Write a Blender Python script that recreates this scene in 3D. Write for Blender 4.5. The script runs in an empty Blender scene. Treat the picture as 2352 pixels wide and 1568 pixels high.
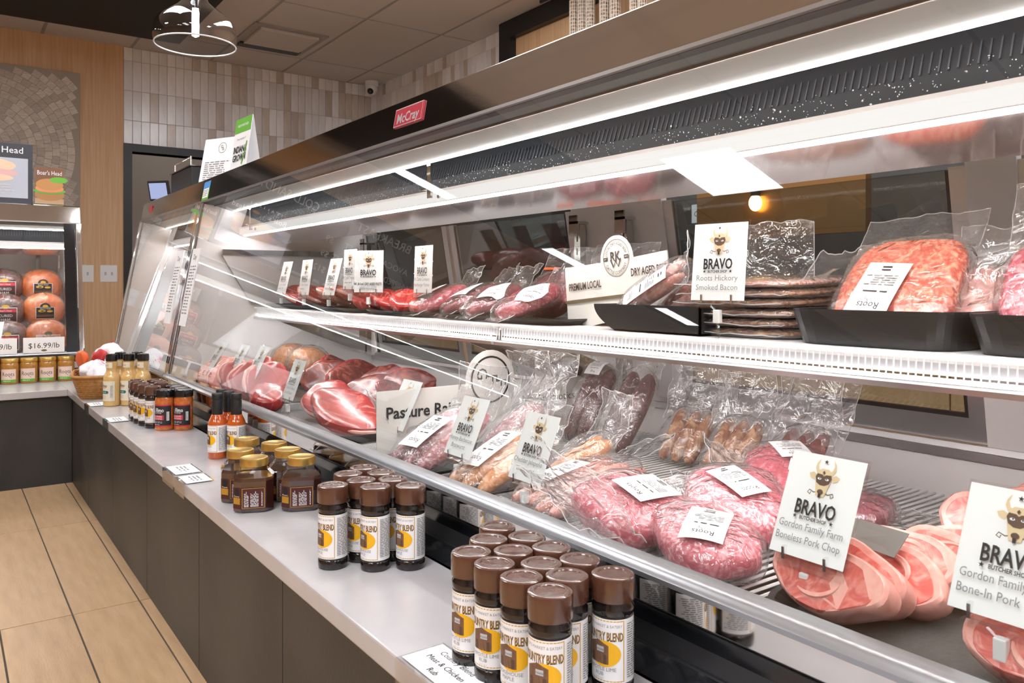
import bpy, bmesh, math, random
from mathutils import Vector, Matrix, noise
PI = math.pi
scene = bpy.context.scene
COL = scene.collection
# ---------------------------------------------------------------- camera
H = 0.87                                   # lens height above the floor
FPX, CXP, HYP = 1832.0, 1176.0, 655.0      # focal length, centre and horizon in 2352x1568 pixels
YAW = math.atan(1314 / 1832.0)
SN, CS = math.sin(YAW), math.cos(YAW)
cam = bpy.data.cameras.new('camera'); cam.lens = FPX / 2352 * 36; cam.sensor_width = 36
cam.shift_y = -(784 - HYP) / 2352; cam.clip_start = 0.02
camo = bpy.data.objects.new('camera', cam); COL.objects.link(camo)
camo.location = (0, 0, H); camo.rotation_euler = (PI / 2, 0, -YAW)
scene.camera = camo
cam.dof.use_dof = True; cam.dof.focus_distance = 1.75; cam.dof.aperture_fstop = 18
# ---------------------------------------------------------------- world, exposure
w = bpy.data.worlds.new('world'); scene.world = w; w.use_nodes = True
w.node_tree.nodes['Background'].inputs[0].default_value = (0.9, 0.93, 1, 1)
w.node_tree.nodes['Background'].inputs[1].default_value = 0.25
vs = scene.view_settings
vs.view_transform = 'Standard'; vs.look = 'None'; vs.gamma = 1.0; vs.use_curve_mapping = False
vs.exposure = 0.2
CEIL_E = 15.5       # ceiling panel lamps
LED_E = 66.0       # case light strips
try:
    scene.cycles.transparent_max_bounces = 40; scene.cycles.max_bounces = 12
    scene.cycles.glossy_bounces = 6; scene.cycles.transmission_bounces = 8
except Exception: pass

# ---------------------------------------------------------------- pixel helpers (direction only; depth from a known plane)
def ray(px, py):
    u = (px - CXP) / FPX; v = (HYP - py) / FPX
    return Vector((SN + CS * u, CS - SN * u, v))
def PZ(px, py, z):
    r = ray(px, py); t = (z - H) / r.z; return Vector((r.x * t, r.y * t, z))
def PX(px, py, x):
    r = ray(px, py); t = x / r.x; return Vector((x, r.y * t, H + r.z * t))
def PY(px, py, y):
    r = ray(px, py); t = y / r.y; return Vector((r.x * t, y, H + r.z * t))

# ---------------------------------------------------------------- materials
MATS = {}
def nmat(name):
    m = bpy.data.materials.new(name); m.use_nodes = True
    nt = m.node_tree; b = nt.nodes['Principled BSDF']; MATS[name] = m
    return m, nt, b
def mat(name, col, rough=0.5, metal=0.0, spec=0.5, noise_amt=0.0, nscale=20, stretch=(1, 1, 1), bump=0.0, bscale=80,
        emit=0, alpha=1, coat=0.0, sss=0.0, rnd=0.0, col2=None, detail=4, contrast=None, trans=0.0):
    if name in MATS: return MATS[name]
    m, nt, b = nmat(name)
    L = nt.links.new; N = nt.nodes.new
    b.inputs['Base Color'].default_value = (*col, 1); b.inputs['Roughness'].default_value = rough
    b.inputs['Metallic'].default_value = metal; b.inputs['Specular IOR Level'].default_value = spec
    b.inputs['Coat Weight'].default_value = coat; b.inputs['Transmission Weight'].default_value = trans
    if coat: b.inputs['Coat Roughness'].default_value = 0.08
    if sss:
        b.inputs['Subsurface Weight'].default_value = sss; b.inputs['Subsurface Radius'].default_value = (.01, .004, .003)
        b.inputs['Subsurface Scale'].default_value = 0.6
    if emit:
        b.inputs['Emission Color'].default_value = (*col, 1); b.inputs['Emission Strength'].default_value = emit
    mp = None
    if noise_amt or bump or col2:
        tc = N('ShaderNodeTexCoord'); mp = N('ShaderNodeMapping'); mp.inputs['Scale'].default_value = stretch
        L(tc.outputs['Object'], mp.inputs['Vector'])
    src = None
    if noise_amt or col2:
        n = N('ShaderNodeTexNoise'); n.inputs['Scale'].default_value = nscale; n.inputs['Detail'].default_value = detail
        L(mp.outputs[0], n.inputs['Vector'])
        cr = N('ShaderNodeValToRGB'); L(n.outputs['Fac'], cr.inputs[0])
        lo, hi = contrast or (0.3, 0.7)
        cr.color_ramp.elements[0].position = lo; cr.color_ramp.elements[1].position = hi
        c2 = col2 or tuple(min(1, c * (1 + noise_amt)) for c in col)
        c1 = col if col2 else tuple(c * (1 - noise_amt) for c in col)
        cr.color_ramp.elements[0].color = (*c1, 1); cr.color_ramp.elements[1].color = (*c2, 1)
        src = cr.outputs[0]
    if rnd:
        oi = N('ShaderNodeObjectInfo'); hs = N('ShaderNodeHueSaturation')
        mr = N('ShaderNodeMapRange'); mr.inputs['To Min'].default_value = 1 - rnd; mr.inputs['To Max'].default_value = 1 + rnd
        L(oi.outputs['Random'], mr.inputs['Value']); L(mr.outputs[0], hs.inputs['Value'])
        hs.inputs['Color'].default_value = (*col, 1)
        if src: L(src, hs.inputs['Color'])
        src = hs.outputs[0]
    if src: L(src, b.inputs['Base Color'])
    if bump:
        n2 = N('ShaderNodeTexNoise'); n2.inputs['Scale'].default_value = bscale; n2.inputs['Detail'].default_value = 3
        L(mp.outputs[0], n2.inputs['Vector'])
        bp = N('ShaderNodeBump'); bp.inputs['Strength'].default_value = bump; bp.inputs['Distance'].default_value = 0.01
        L(n2.outputs['Fac'], bp.inputs['Height']); L(bp.outputs[0], b.inputs['Normal'])
    return m
def emat(name, col, strength):
    m = bpy.data.materials.new(name); m.use_nodes = True; nt = m.node_tree; nt.nodes.clear()
    e = nt.nodes.new('ShaderNodeEmission'); o = nt.nodes.new('ShaderNodeOutputMaterial')
    e.inputs[0].default_value = (*col, 1); e.inputs[1].default_value = strength
    nt.links.new(e.outputs[0], o.inputs[0]); MATS[name] = m; return m
def thin_glass(name, tint=(1, 1, 1), boost=1.5, base=0.0, rough=0.0, bump=0.0, bscale=40, milk=0.0, milkcol=(1, 1, 1), stretch=(1, 1, 1)):
    """Sheet of clear glass or film: see-through, mirror reflection by Fresnel on outer faces."""
    m = bpy.data.materials.new(name); m.use_nodes = True; nt = m.node_tree; nt.nodes.clear(); MATS[name] = m
    N = nt.nodes.new; L = nt.links.new
    o = N('ShaderNodeOutputMaterial'); t = N('ShaderNodeBsdfTransparent'); g = N('ShaderNodeBsdfGlossy')
    t.inputs[0].default_value = (*tint, 1); g.inputs['Roughness'].default_value = rough
    fr = N('ShaderNodeFresnel'); fr.inputs[0].default_value = 1.5
    geo = N('ShaderNodeNewGeometry')
    one = N('ShaderNodeMath'); one.operation = 'SUBTRACT'; one.inputs[0].default_value = 1; L(geo.outputs['Backfacing'], one.inputs[1])
    mu = N('ShaderNodeMath'); mu.operation = 'MULTIPLY_ADD'; L(fr.outputs[0], mu.inputs[0]); mu.inputs[1].default_value = boost; mu.inputs[2].default_value = base
    m2 = N('ShaderNodeMath'); m2.operation = 'MULTIPLY'; m2.use_clamp = True; L(mu.outputs[0], m2.inputs[0]); L(one.outputs[0], m2.inputs[1])
    src = t.outputs[0]
    if milk:
        d = N('ShaderNodeBsdfDiffuse'); d.inputs[0].default_value = (*milkcol, 1)
        tr = N('ShaderNodeBsdfTranslucent'); tr.inputs[0].default_value = (*milkcol, 1)
        ad = N('ShaderNodeMixShader'); ad.inputs[0].default_value = .5; L(d.outputs[0], ad.inputs[1]); L(tr.outputs[0], ad.inputs[2])
        mm = N('ShaderNodeMixShader'); mm.inputs[0].default_value = milk
        L(t.outputs[0], mm.inputs[1]); L(ad.outputs[0], mm.inputs[2]); src = mm.outputs[0]
    mx = N('ShaderNodeMixShader'); L(m2.outputs[0], mx.inputs[0]); L(src, mx.inputs[1]); L(g.outputs[0], mx.inputs[2])
    L(mx.outputs[0], o.inputs[0])
    if bump:
        tc = N('ShaderNodeTexCoord'); mp = N('ShaderNodeMapping'); mp.inputs['Scale'].default_value = stretch; L(tc.outputs['Object'], mp.inputs[0])
        n = N('ShaderNodeTexNoise'); n.inputs['Scale'].default_value = bscale; n.inputs['Detail'].default_value = 3; n.inputs['Distortion'].default_value = 1.2
        L(mp.outputs[0], n.inputs['Vector'])
        bp = N('ShaderNodeBump'); bp.inputs['Strength'].default_value = bump; bp.inputs['Distance'].default_value = 0.01
        L(n.outputs['Fac'], bp.inputs['Height']); L(bp.outputs[0], g.inputs['Normal']); L(bp.outputs[0], fr.inputs['Normal'])
    return m

# ---------------------------------------------------------------- mesh builder
class MB:
    def __init__(s): s.v = []; s.f = []; s.m = []; s.sm = []
    def add(s, vs, fs, mi=0, smooth=False):
        o = len(s.v); s.v += [tuple(p) for p in vs]
        for f in fs: s.f.append([i + o for i in f]); s.m.append(mi); s.sm.append(smooth)
        return s
    def box(s, x0, x1, y0, y1, z0, z1, mi=0):
        v = [(x, y, z) for z in (z0, z1) for y in (y0, y1) for x in (x0, x1)]
        return s.add(v, [(0, 2, 3, 1), (4, 5, 7, 6), (0, 1, 5, 4), (2, 6, 7, 3), (0, 4, 6, 2), (1, 3, 7, 5)], mi)
    def bbox(s, x0, x1, y0, y1, z0, z1, b=.003, mi=0):
        """box with chamfered edges"""
        bm = bmesh.new(); bmesh.ops.create_cube(bm, size=1)
        for vv in bm.verts: vv.co = Vector(((x0 + x1) / 2 + vv.co.x * (x1 - x0), (y0 + y1) / 2 + vv.co.y * (y1 - y0), (z0 + z1) / 2 + vv.co.z * (z1 - z0)))
        bmesh.ops.bevel(bm, geom=list(bm.edges), offset=b, segments=2, affect='EDGES', profile=.6)
        s.addbm(bm, mi); return s
    def addbm(s, bm, mi=0, smooth=False):
        bm.verts.index_update(); o = len(s.v); s.v += [tuple(p.co) for p in bm.verts]
        for f in bm.faces: s.f.append([q.index + o for q in f.verts]); s.m.append(mi); s.sm.append(smooth)
        bm.free(); return s
    def prism(s, prof, y0, y1, mi=0, smooth=False, caps=True):
        """closed xz profile extruded along y"""
        n = len(prof); v = [(x, y0, z) for x, z in prof] + [(x, y1, z) for x, z in prof]
        area = sum(prof[i][0] * prof[(i + 1) % n][1] - prof[(i + 1) % n][0] * prof[i][1] for i in range(n))
        fs = [(i, (i + 1) % n, n + (i + 1) % n, n + i) for i in range(n)]
        cp = [tuple(range(n))[::-1], tuple(range(n, 2 * n))]
        if area > 0: fs = [f[::-1] for f in fs]; cp = [f[::-1] for f in cp]
        fs = [f[::-1] for f in fs] if y1 < y0 else fs
        s.add(v, fs, mi, smooth)
        if caps: s.add(v, cp, mi)
        return s
    def sheet(s, a, b, th, y0, y1, mi=0):
        """thin plate between xz points a and b, thickness th"""
        d = Vector((b[0] - a[0], b[1] - a[1])); d.normalize(); n = (-d.y * th, d.x * th)
        return s.prism([a, b, (b[0] + n[0], b[1] + n[1]), (a[0] + n[0], a[1] + n[1])], y0, y1, mi)
    def lathe(s, prof, n=28, mi=0, c=(0, 0, 0), smooth=True, sx=1, sy=1):
        v = []; fs = []
        for r, z in prof:
            for k in range(n):
                a = 2 * PI * k / n; v.append((c[0] + r * sx * math.cos(a), c[1] + r * sy * math.sin(a), c[2] + z))
        for i in range(len(prof) - 1):
            for k in range(n):
                k2 = (k + 1) % n; fs.append((i * n + k, i * n + k2, (i + 1) * n + k2, (i + 1) * n + k))
        s.add(v, fs, mi, smooth)
        if prof[0][0] > 1e-6: s.add(v[:n], [tuple(range(n))[::-1]], mi)
        if prof[-1][0] > 1e-6: s.add(v[-n:], [tuple(range(n))], mi)
        return s
    def tube(s, pts, r, n=8, mi=0, cap=True):
        pts = [Vector(p) for p in pts]; rs = r if isinstance(r, (list, tuple)) else [r] * len(pts)
        v = []; up0 = None
        for i, p in enumerate(pts):
            t = (pts[min(i + 1, len(pts) - 1)] - pts[max(i - 1, 0)]).normalized()
            if up0 is None: up0 = Vector((0, 0, 1)) if abs(t.z) < .9 else Vector((1, 0, 0))
            a = t.cross(up0).normalized(); b = a.cross(t).normalized(); up0 = b
            for k in range(n):
                q = 2 * PI * k / n; v.append(p + rs[i] * (math.cos(q) * a + math.sin(q) * b))
        fs = []
        for i in range(len(pts) - 1):
            for k in range(n):
                k2 = (k + 1) % n; fs.append((i * n + k, i * n + k2, (i + 1) * n + k2, (i + 1) * n + k))
        s.add(v, fs, mi, True)
        if cap: s.add(v[:n], [tuple(range(n))[::-1]], mi); s.add(v[-n:], [tuple(range(n))], mi)
        return s
    def blob(s, sx, sy, sz, c=(0, 0, 0), e=1.0, e2=1.0, amp=.0, fq=20, seed=0, nu=28, nv=14, flat=None, mi=0, tip=None):
        """superellipsoid with noise; e<1 boxier in height, e2<1 boxier in plan; flat = floor level"""
        sg = lambda q, p: math.copysign(abs(q) ** p, q)
        v = []; off = Vector((seed * 3.17, seed * 1.31, seed * 7.7))
        def P(th, ph):
            p = Vector((sx * sg(math.cos(ph), e) * sg(math.cos(th), e2), sy * sg(math.cos(ph), e) * sg(math.sin(th), e2), sz * sg(math.sin(ph), e)))
            if amp:
                k = noise.noise(p * fq + off) + .5 * noise.noise(p * fq * 2.3 + off)
                p += p.normalized() * amp * k
            if flat is not None and p.z < flat: p.z = flat + (p.z - flat) * .08
            return p + Vector(c)
        v.append(P(0, -PI / 2))
        for j in range(1, nv):
            for i in range(nu): v.append(P(2 * PI * i / nu - PI, -PI / 2 + PI * j / nv))
        v.append(P(0, PI / 2)); fs = []
        for i in range(nu): fs.append((0, 1 + (i + 1) % nu, 1 + i))
        for j in range(nv - 2):
            for i in range(nu):
                a = 1 + j * nu; i2 = (i + 1) % nu; fs.append((a + i, a + i2, a + nu + i2, a + nu + i))
        a = 1 + (nv - 2) * nu; t = len(v) - 1
        for i in range(nu): fs.append((a + i, a + (i + 1) % nu, t))
        return s.add(v, fs, mi, True)
    def xf(s, M):
        s.v = [tuple(M @ Vector(p)) for p in s.v]; return s
    def mesh(s, mats, name='m', sharp=None):
        me = bpy.data.meshes.new(name); me.from_pydata(s.v, [], s.f)
        for m in (mats if isinstance(mats, (list, tuple)) else [mats]): me.materials.append(m)
        me.polygons.foreach_set('material_index', s.m); me.polygons.foreach_set('use_smooth', s.sm)
        me.update()
        if any(s.sm): me.set_sharp_from_angle(angle=math.radians(40))
        return me
    def build(s, name, mats, parent=None, loc=None, rot=None):
        return link(name, s.mesh(mats, name), parent, loc, rot)
def link(name, data, parent=None, loc=None, rot=None):
    o = bpy.data.objects.new(name, data); COL.objects.link(o)
    if parent: o.parent = parent
    if loc is not None: o.location = loc
    if rot is not None: o.rotation_euler = rot
    return o
def tag(o, label=None, cat=None, group=None, kind=None):
    if label: o['label'] = label
    if cat: o['category'] = cat
    if group: o['group'] = group
    if kind: o['kind'] = kind
    return o
def thing(name, label, cat, loc=(0, 0, 0), rot=(0, 0, 0), group=None):
    return tag(link(name, None, None, loc, rot), label, cat, group)
def copy_tree(o, parent=None):
    c = o.copy(); COL.objects.link(c); c.parent = parent
    for ch in list(o.children): copy_tree(ch, c)
    return c
def struct(name, mb, mats): return tag(mb.build(name, mats), kind='structure')

# ---------------------------------------------------------------- printed matter: flat shapes and lettering on a surface
_tx = {}
def text2d(s, bold=False):
    k = (s, bold)
    if k in _tx: return _tx[k]
    cu = bpy.data.curves.new('t', 'FONT'); cu.body = s; cu.size = 1; cu.resolution_u = 2
    if bold: cu.offset = .022
    ob = bpy.data.objects.new('t', cu); COL.objects.link(ob); bpy.context.view_layer.update()
    me = ob.evaluated_get(bpy.context.evaluated_depsgraph_get()).to_mesh()
    vs = [(p.co.x, p.co.y) for p in me.vertices]; fs = [tuple(p.vertices) for p in me.polygons]
    ob.to_mesh_clear(); bpy.data.objects.remove(ob); bpy.data.curves.remove(cu)
    x0 = min(p[0] for p in vs); x1 = max(p[0] for p in vs)
    vs = [(x - (x0 + x1) / 2, y) for x, y in vs]
    _tx[k] = (vs, fs, x1 - x0); return _tx[k]
class Print:
    """u right, v up, layers stacked outward; facing +X on a plane, or wrapped round +X on a cylinder"""
    def __init__(s): s.p = []; s.mats = []; s.k = 0
    def mi(s, m):
        if m not in s.mats: s.mats.append(m)
        return s.mats.index(m)
    def poly(s, pts, m, lift=1):
        s.k += lift; s.p.append((list(pts), [tuple(range(len(pts)))], s.mi(m), s.k)); return s
    def rect(s, x0, y0, x1, y1, m, n=1, nv=1):
        s.k += 1; v = [(x0 + (x1 - x0) * i / n, y0 + (y1 - y0) * j / nv) for j in range(nv + 1) for i in range(n + 1)]
        f = [(j * (n + 1) + i, j * (n + 1) + i + 1, (j + 1) * (n + 1) + i + 1, (j + 1) * (n + 1) + i) for j in range(nv) for i in range(n)]
        s.p.append((v, f, s.mi(m), s.k)); return s
    def frame(s, x0, y0, x1, y1, t, m, n=10):
        s.rect(x0, y0, x1, y0 + t, m, n); k = s.k
        for a in ((x0, y1 - t, x1, y1, n), (x0, y0 + t, x0 + t, y1 - t, 1), (x1 - t, y0 + t, x1, y1 - t, 1)): s.k = k - 1; s.rect(*a[:4], m, a[4])
        return s
    def ell(s, cx, cy, rx, ry, m, n=24, a0=0, a1=360):
        return s.poly([(cx + rx * math.cos(math.radians(a0 + (a1 - a0) * i / n)), cy + ry * math.sin(math.radians(a0 + (a1 - a0) * i / n))) for i in range(n if a1 - a0 >= 360 else n + 1)], m)
    def ring(s, cx, cy, r0, r1, m, n=40, a0=0, a1=360):
        s.k += 1; v = []; f = []
        for i in range(n + 1):
            a = math.radians(a0 + (a1 - a0) * i / n); v += [(cx + r0 * math.cos(a), cy + r0 * math.sin(a)), (cx + r1 * math.cos(a), cy + r1 * math.sin(a))]
        for i in range(n): f.append((2 * i, 2 * i + 1, 2 * i + 3, 2 * i + 2))
        s.p.append((v, f, s.mi(m), s.k)); return s
    def line(s, pts, t, m):
        s.k += 1; v = []; f = []
        for i, p in enumerate(pts):
            a = pts[max(i - 1, 0)]; b = pts[min(i + 1, len(pts) - 1)]; d = Vector((b[0] - a[0], b[1] - a[1])).normalized()
            v += [(p[0] - d.y * t / 2, p[1] + d.x * t / 2), (p[0] + d.y * t / 2, p[1] - d.x * t / 2)]
        for i in range(len(pts) - 1): f.append((2 * i, 2 * i + 1, 2 * i + 3, 2 * i + 2))
        s.p.append((v, f, s.mi(m), s.k)); return s
    def text(s, t, cx, cy, h, m, maxw=None, bold=False, sxx=1.0, rot=0, arc=None, lift=1):
        vs, fs, wd = text2d(t, bold); s.k += lift; k = h / .73; kx = k * sxx
        if maxw and wd * kx > maxw: kx = maxw / wd
        ca, sa = math.cos(math.radians(rot)), math.sin(math.radians(rot)); o = []
        for x, y in vs:
            x *= kx; y = y * k - h / 2
            if arc:   # text on a circle of radius |arc|; negative: below, reading upward
                if arc > 0: a = PI / 2 - x / arc; o.append((cx + (arc + y) * math.cos(a), cy + (arc + y) * math.sin(a)))
                else: a = -PI / 2 + x / -arc; o.append((cx + (-arc - y) * math.cos(a), cy + (-arc - y) * math.sin(a)))
            else: o.append((cx + x * ca - y * sa, cy + x * sa + y * ca))
        s.p.append((o, fs, s.mi(m), s.k)); return s
    def fine(s, x0, y0, x1, y1, n, m, seed=1, t=.45, vertical=False):
        """illegible small print: rows of short strokes"""
        rg = random.Random(seed); s.k += 1; v = []; f = []
        a0, a1, b0, b1 = (y0, y1, x0, x1) if vertical else (x0, x1, y0, y1); dh = (b1 - b0) / n
        for i in range(n):
            yb = b1 - dh * (i + 1) + dh * (1 - t) / 2; x = a0; end = a1 - (a1 - a0) * rg.random() * .3
            while x < end:
                wl = dh * rg.uniform(1.2, 4); xe = min(x + wl, end); q = len(v)
                c = [(x, yb), (xe, yb), (xe, yb + dh * t), (x, yb + dh * t)]
                v += [(b, a) for a, b in c][::-1] if vertical else c; f.append((q, q + 1, q + 2, q + 3)); x = xe + dh * .7
        s.p.append((v, f, s.mi(m), s.k)); return s
    def mb(s, fn=None, R=None, lift=.00018, sub=None):
        b = MB(); sub = sub or (.004 if R else None)
        if R: fn = lambda u, v, w: ((R + w) * math.cos(u / R), (R + w) * math.sin(u / R), v)
        fn = fn or (lambda u, v, w: (w, u, v))
        for vs, fs, mi, k in s.p:
            xs = [p[0] for p in vs]; ys = [p[1] for p in vs]
            if sub and max(len(f) for f in fs) > 3 and (max(xs) - min(xs) > sub * 1.5 or max(ys) - min(ys) > sub * 3):
                bm = bmesh.new(); bv = [bm.verts.new((x, y, 0)) for x, y in vs]
                for f in fs:
                    try: bm.faces.new([bv[i] for i in f])
                    except ValueError: pass
                for ax, q, st in ((0, xs, sub), (1, ys, sub if not R else 9)):
                    c = math.floor(min(q) / st) * st + st
                    while c < max(q) - 1e-6:
                        nrm = (1, 0, 0) if ax == 0 else (0, 1, 0)
                        bmesh.ops.bisect_plane(bm, geom=bm.verts[:] + bm.edges[:] + bm.faces[:], dist=1e-7, plane_co=tuple(c * e for e in nrm), plane_no=nrm); c += st
                bm.verts.index_update(); vs = [(p.co.x, p.co.y) for p in bm.verts]; fs = [tuple(p.index for p in f.verts) for f in bm.faces]; bm.free()
            b.add([fn(x, y, k * lift) for x, y in vs], fs, mi)
        return b
    def mesh(s, name='print', fn=None, R=None, lift=.00018, sub=None): return s.mb(fn, R, lift, sub).mesh(s.mats, name)
    def build(s, name, parent=None, fn=None, R=None, loc=None, rot=None, lift=.00018, sub=None): return link(name, s.mesh(name, fn, R, lift, sub), parent, loc, rot)
# ================================================================ MATERIAL SET
M = {}
M['quartz'] = mat('quartz', (.52, .498, .505), .22, noise_amt=.05, nscale=12, coat=.2)
M['slate'] = mat('slate', (.024, .025, .026), .45, col2=(.058, .055, .051), nscale=3, detail=9, contrast=(.35, .75), bump=.05, bscale=150)
M['plank'] = mat('plank', (.43, .27, .14), .38, col2=(.55, .36, .20), nscale=9, stretch=(5, .7, 1), detail=8, rnd=.07, bump=.05, bscale=60)
M['grout'] = mat('grout', (.09, .075, .06), .9)
M['tbar'] = mat('tbar', (.38, .35, .335), .6)
M['ceiltile'] = mat('ceiltile', (.62, .575, .55), .9, noise_amt=.06, nscale=120, rnd=.02)
M['soffit'] = mat('soffit', (.018, .015, .014), .7)
M['walltile'] = mat('walltile', (.80, .77, .76), .22, col2=(.90, .89, .91), nscale=14, stretch=(1, 1, .35), rnd=.12, bump=.12, bscale=18)
M['walltile2'] = mat('walltile2', (.56, .48, .42), .25, col2=(.70, .63, .57), nscale=14, stretch=(1, 1, .35), rnd=.12, bump=.12, bscale=18)
M['tilegrout'] = mat('tilegrout', (.62, .58, .55), .9)
M['oak'] = mat('oak', (.64, .38, .195), .5, col2=(.76, .50, .29), nscale=5, stretch=(14, 14, .5), detail=8)
M['mosaic_board'] = mat('mosaic_board', (.40, .34, .28), .7)
M['paint'] = mat('paint', (.55, .50, .46), .8)
M['darkwall'] = mat('darkwall', (.05, .05, .05), .5, noise_amt=.2, nscale=4)
M['black'] = mat('black', (.012, .012, .013), .4)
M['blackgloss'] = mat('blackgloss', (.008, .009, .011), .12, coat=.4)
M['blacktray'] = mat('blacktray', (.022, .022, .024), .32, bump=.05, bscale=300)
M['mat'] = mat('mat', (.055, .05, .047), .75, noise_amt=.2, nscale=300, bump=.2, bscale=700)
M['steel'] = mat('steel', (.60, .58, .56), .075, metal=1, bump=.012, bscale=60, stretch=(40, .4, 40))
M['mirror'] = mat('mirror', (.72, .70, .68), .05, metal=1)
M['chrome'] = mat('chrome', (.78, .78, .79), .06, metal=1)
M['alu'] = mat('alu', (.62, .62, .63), .32, metal=1)
M['rail'] = mat('rail', (.44, .45, .47), .30, metal=.85, bump=.01, bscale=40, stretch=(20, .3, 20))
M['casewhite'] = mat('casewhite', (.80, .77, .77), .35)
M['greysheet'] = mat('greysheet', (.46, .49, .485), .4)
M['darksheet'] = mat('darksheet', (.09, .10, .10), .4)
M['honeycomb'] = mat('honeycomb', (.010, .013, .018), .6, spec=.2)
M['honeyrib'] = mat('honeyrib', (.035, .042, .052), .5, spec=.3)
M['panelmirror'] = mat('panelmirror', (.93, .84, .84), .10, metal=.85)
M['wire'] = mat('wire', (.78, .76, .75), .3, coat=.3)
M['white'] = mat('white', (.86, .85, .85), .5)
M['paper'] = mat('paper', (.87, .865, .87), .55)
M['cream'] = mat('cream', (.80, .76, .72), .55)
M['ink'] = mat('ink', (.012, .012, .013), .6)
M['grey'] = mat('grey', (.25, .25, .26), .6)
M['lgrey'] = mat('lgrey', (.52, .52, .54), .6)
M['brownink'] = mat('brownink', (.065, .045, .035), .6)
M['olive'] = mat('olive', (.14, .11, .06), .6)
M['gold'] = mat('gold', (.62, .36, .05), .4)
M['goldtext'] = mat('goldtext', (.46, .235, .02), .45)
M['yellow'] = mat('yellow', (.88, .47, .01), .45)
M['barn'] = mat('barn', (.13, .065, .035), .55, col2=(.23, .12, .065), nscale=300, stretch=(1, 3, .4))
M['bulltan'] = mat('bulltan', (.72, .55, .34), .6)
M['bullbrown'] = mat('bullbrown', (.10, .055, .035), .6)
M['red'] = mat('red', (.45, .012, .03), .35)
M['redink'] = mat('redink', (.6, .03, .06), .5)
M['green'] = mat('green', (.13, .42, .04), .5)
M['teal'] = mat('teal', (.0, .17, .17), .5)
M['silver'] = mat('silver', (.75, .75, .75), .3, metal=.6)
M['capbrown'] = mat('capbrown', (.092, .035, .019), .26, coat=1, bump=.10, bscale=160)
M['spice'] = mat('spice', (.013, .009, .009), .09, coat=.6)
M['goldlid'] = mat('goldlid', (.70, .46, .13), .28, metal=.85)
M['preserve'] = mat('preserve', (.045, .012, .008), .07, coat=.8, spec=.6)
M['hotsauce'] = mat('hotsauce', (.48, .07, .008), .1, coat=.9, col2=(.62, .13, .015), nscale=60)
M['rub'] = mat('rub', (.50, .10, .02), .12, coat=.8, col2=(.62, .2, .04), nscale=120)
M['dressing'] = mat('dressing', (.66, .41, .14), .12, coat=.8, col2=(.74, .50, .21), nscale=160)
M['mustard'] = mat('mustard', (.36, .15, .025), .12, coat=.8, col2=(.48, .23, .05), nscale=130)
M['wicker'] = mat('wicker', (.42, .20, .05), .5, noise_amt=.25, nscale=90)
M['linen'] = mat('linen', (.78, .76, .80), .6, bump=.3, bscale=30)
M['redcloth'] = mat('redcloth', (.5, .03, .03), .5)
M['orangecloth'] = mat('orangecloth', (.75, .13, .03), .5)
M['glass'] = thin_glass('case_glass', (.965, .985, .975), 1.7)
M['doorglass'] = thin_glass('door_glass', (.62, .66, .66), 2.2)
M['acrylic'] = thin_glass('acrylic', (.98, .98, .98), 2.0, base=.02)
M['lampglass'] = thin_glass('lamp_glass', (.97, .97, .98), 1.8, base=.01)
M['jarglass'] = thin_glass('jar_glass', (.95, .95, .95), 1.6, base=.01)
M['film'] = thin_glass('film', (.99, .985, .99), 1.4, base=.04, rough=.10, bump=1.0, bscale=30, milk=.09)
M['filmflap'] = thin_glass('filmflap', (.98, .975, .985), 1.4, base=.06, rough=.10, bump=1.0, bscale=26, milk=.13)
M['filmseam'] = thin_glass('filmseam', (1, 1, 1), 1.2, base=.05, rough=.2, milk=.4)
M['lens'] = thin_glass('lens', (1, 1, 1), 1.0, rough=.2, milk=.45)
M['troffer'] = emat('troffer_light', (.93, .955, 1), CEIL_E)
M['led'] = emat('led_light', (1, .95, .95), LED_E * .19)
M['hoodfill'] = emat('fill_light_hood', (1, .92, .91), LED_E * 1.5)  # emitter of the fill strip added under the hood
M['deckfill'] = emat('fill_light_deck', (1, .93, .92), LED_E * .62)  # emitter of the hidden fill strip added over the deck
M['lipled'] = emat('lip_diffuser', (1, .93, .91), .95)
M['led2'] = emat('led_light_upper', (1, .92, .90), LED_E)
M['bulb'] = emat('bulb_light', (1, .95, .88), 40)
M['amber'] = emat('amber_light', (1, .50, .13), 25)
M['screen'] = emat('screen_light', (.45, .52, .8), .8)
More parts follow.
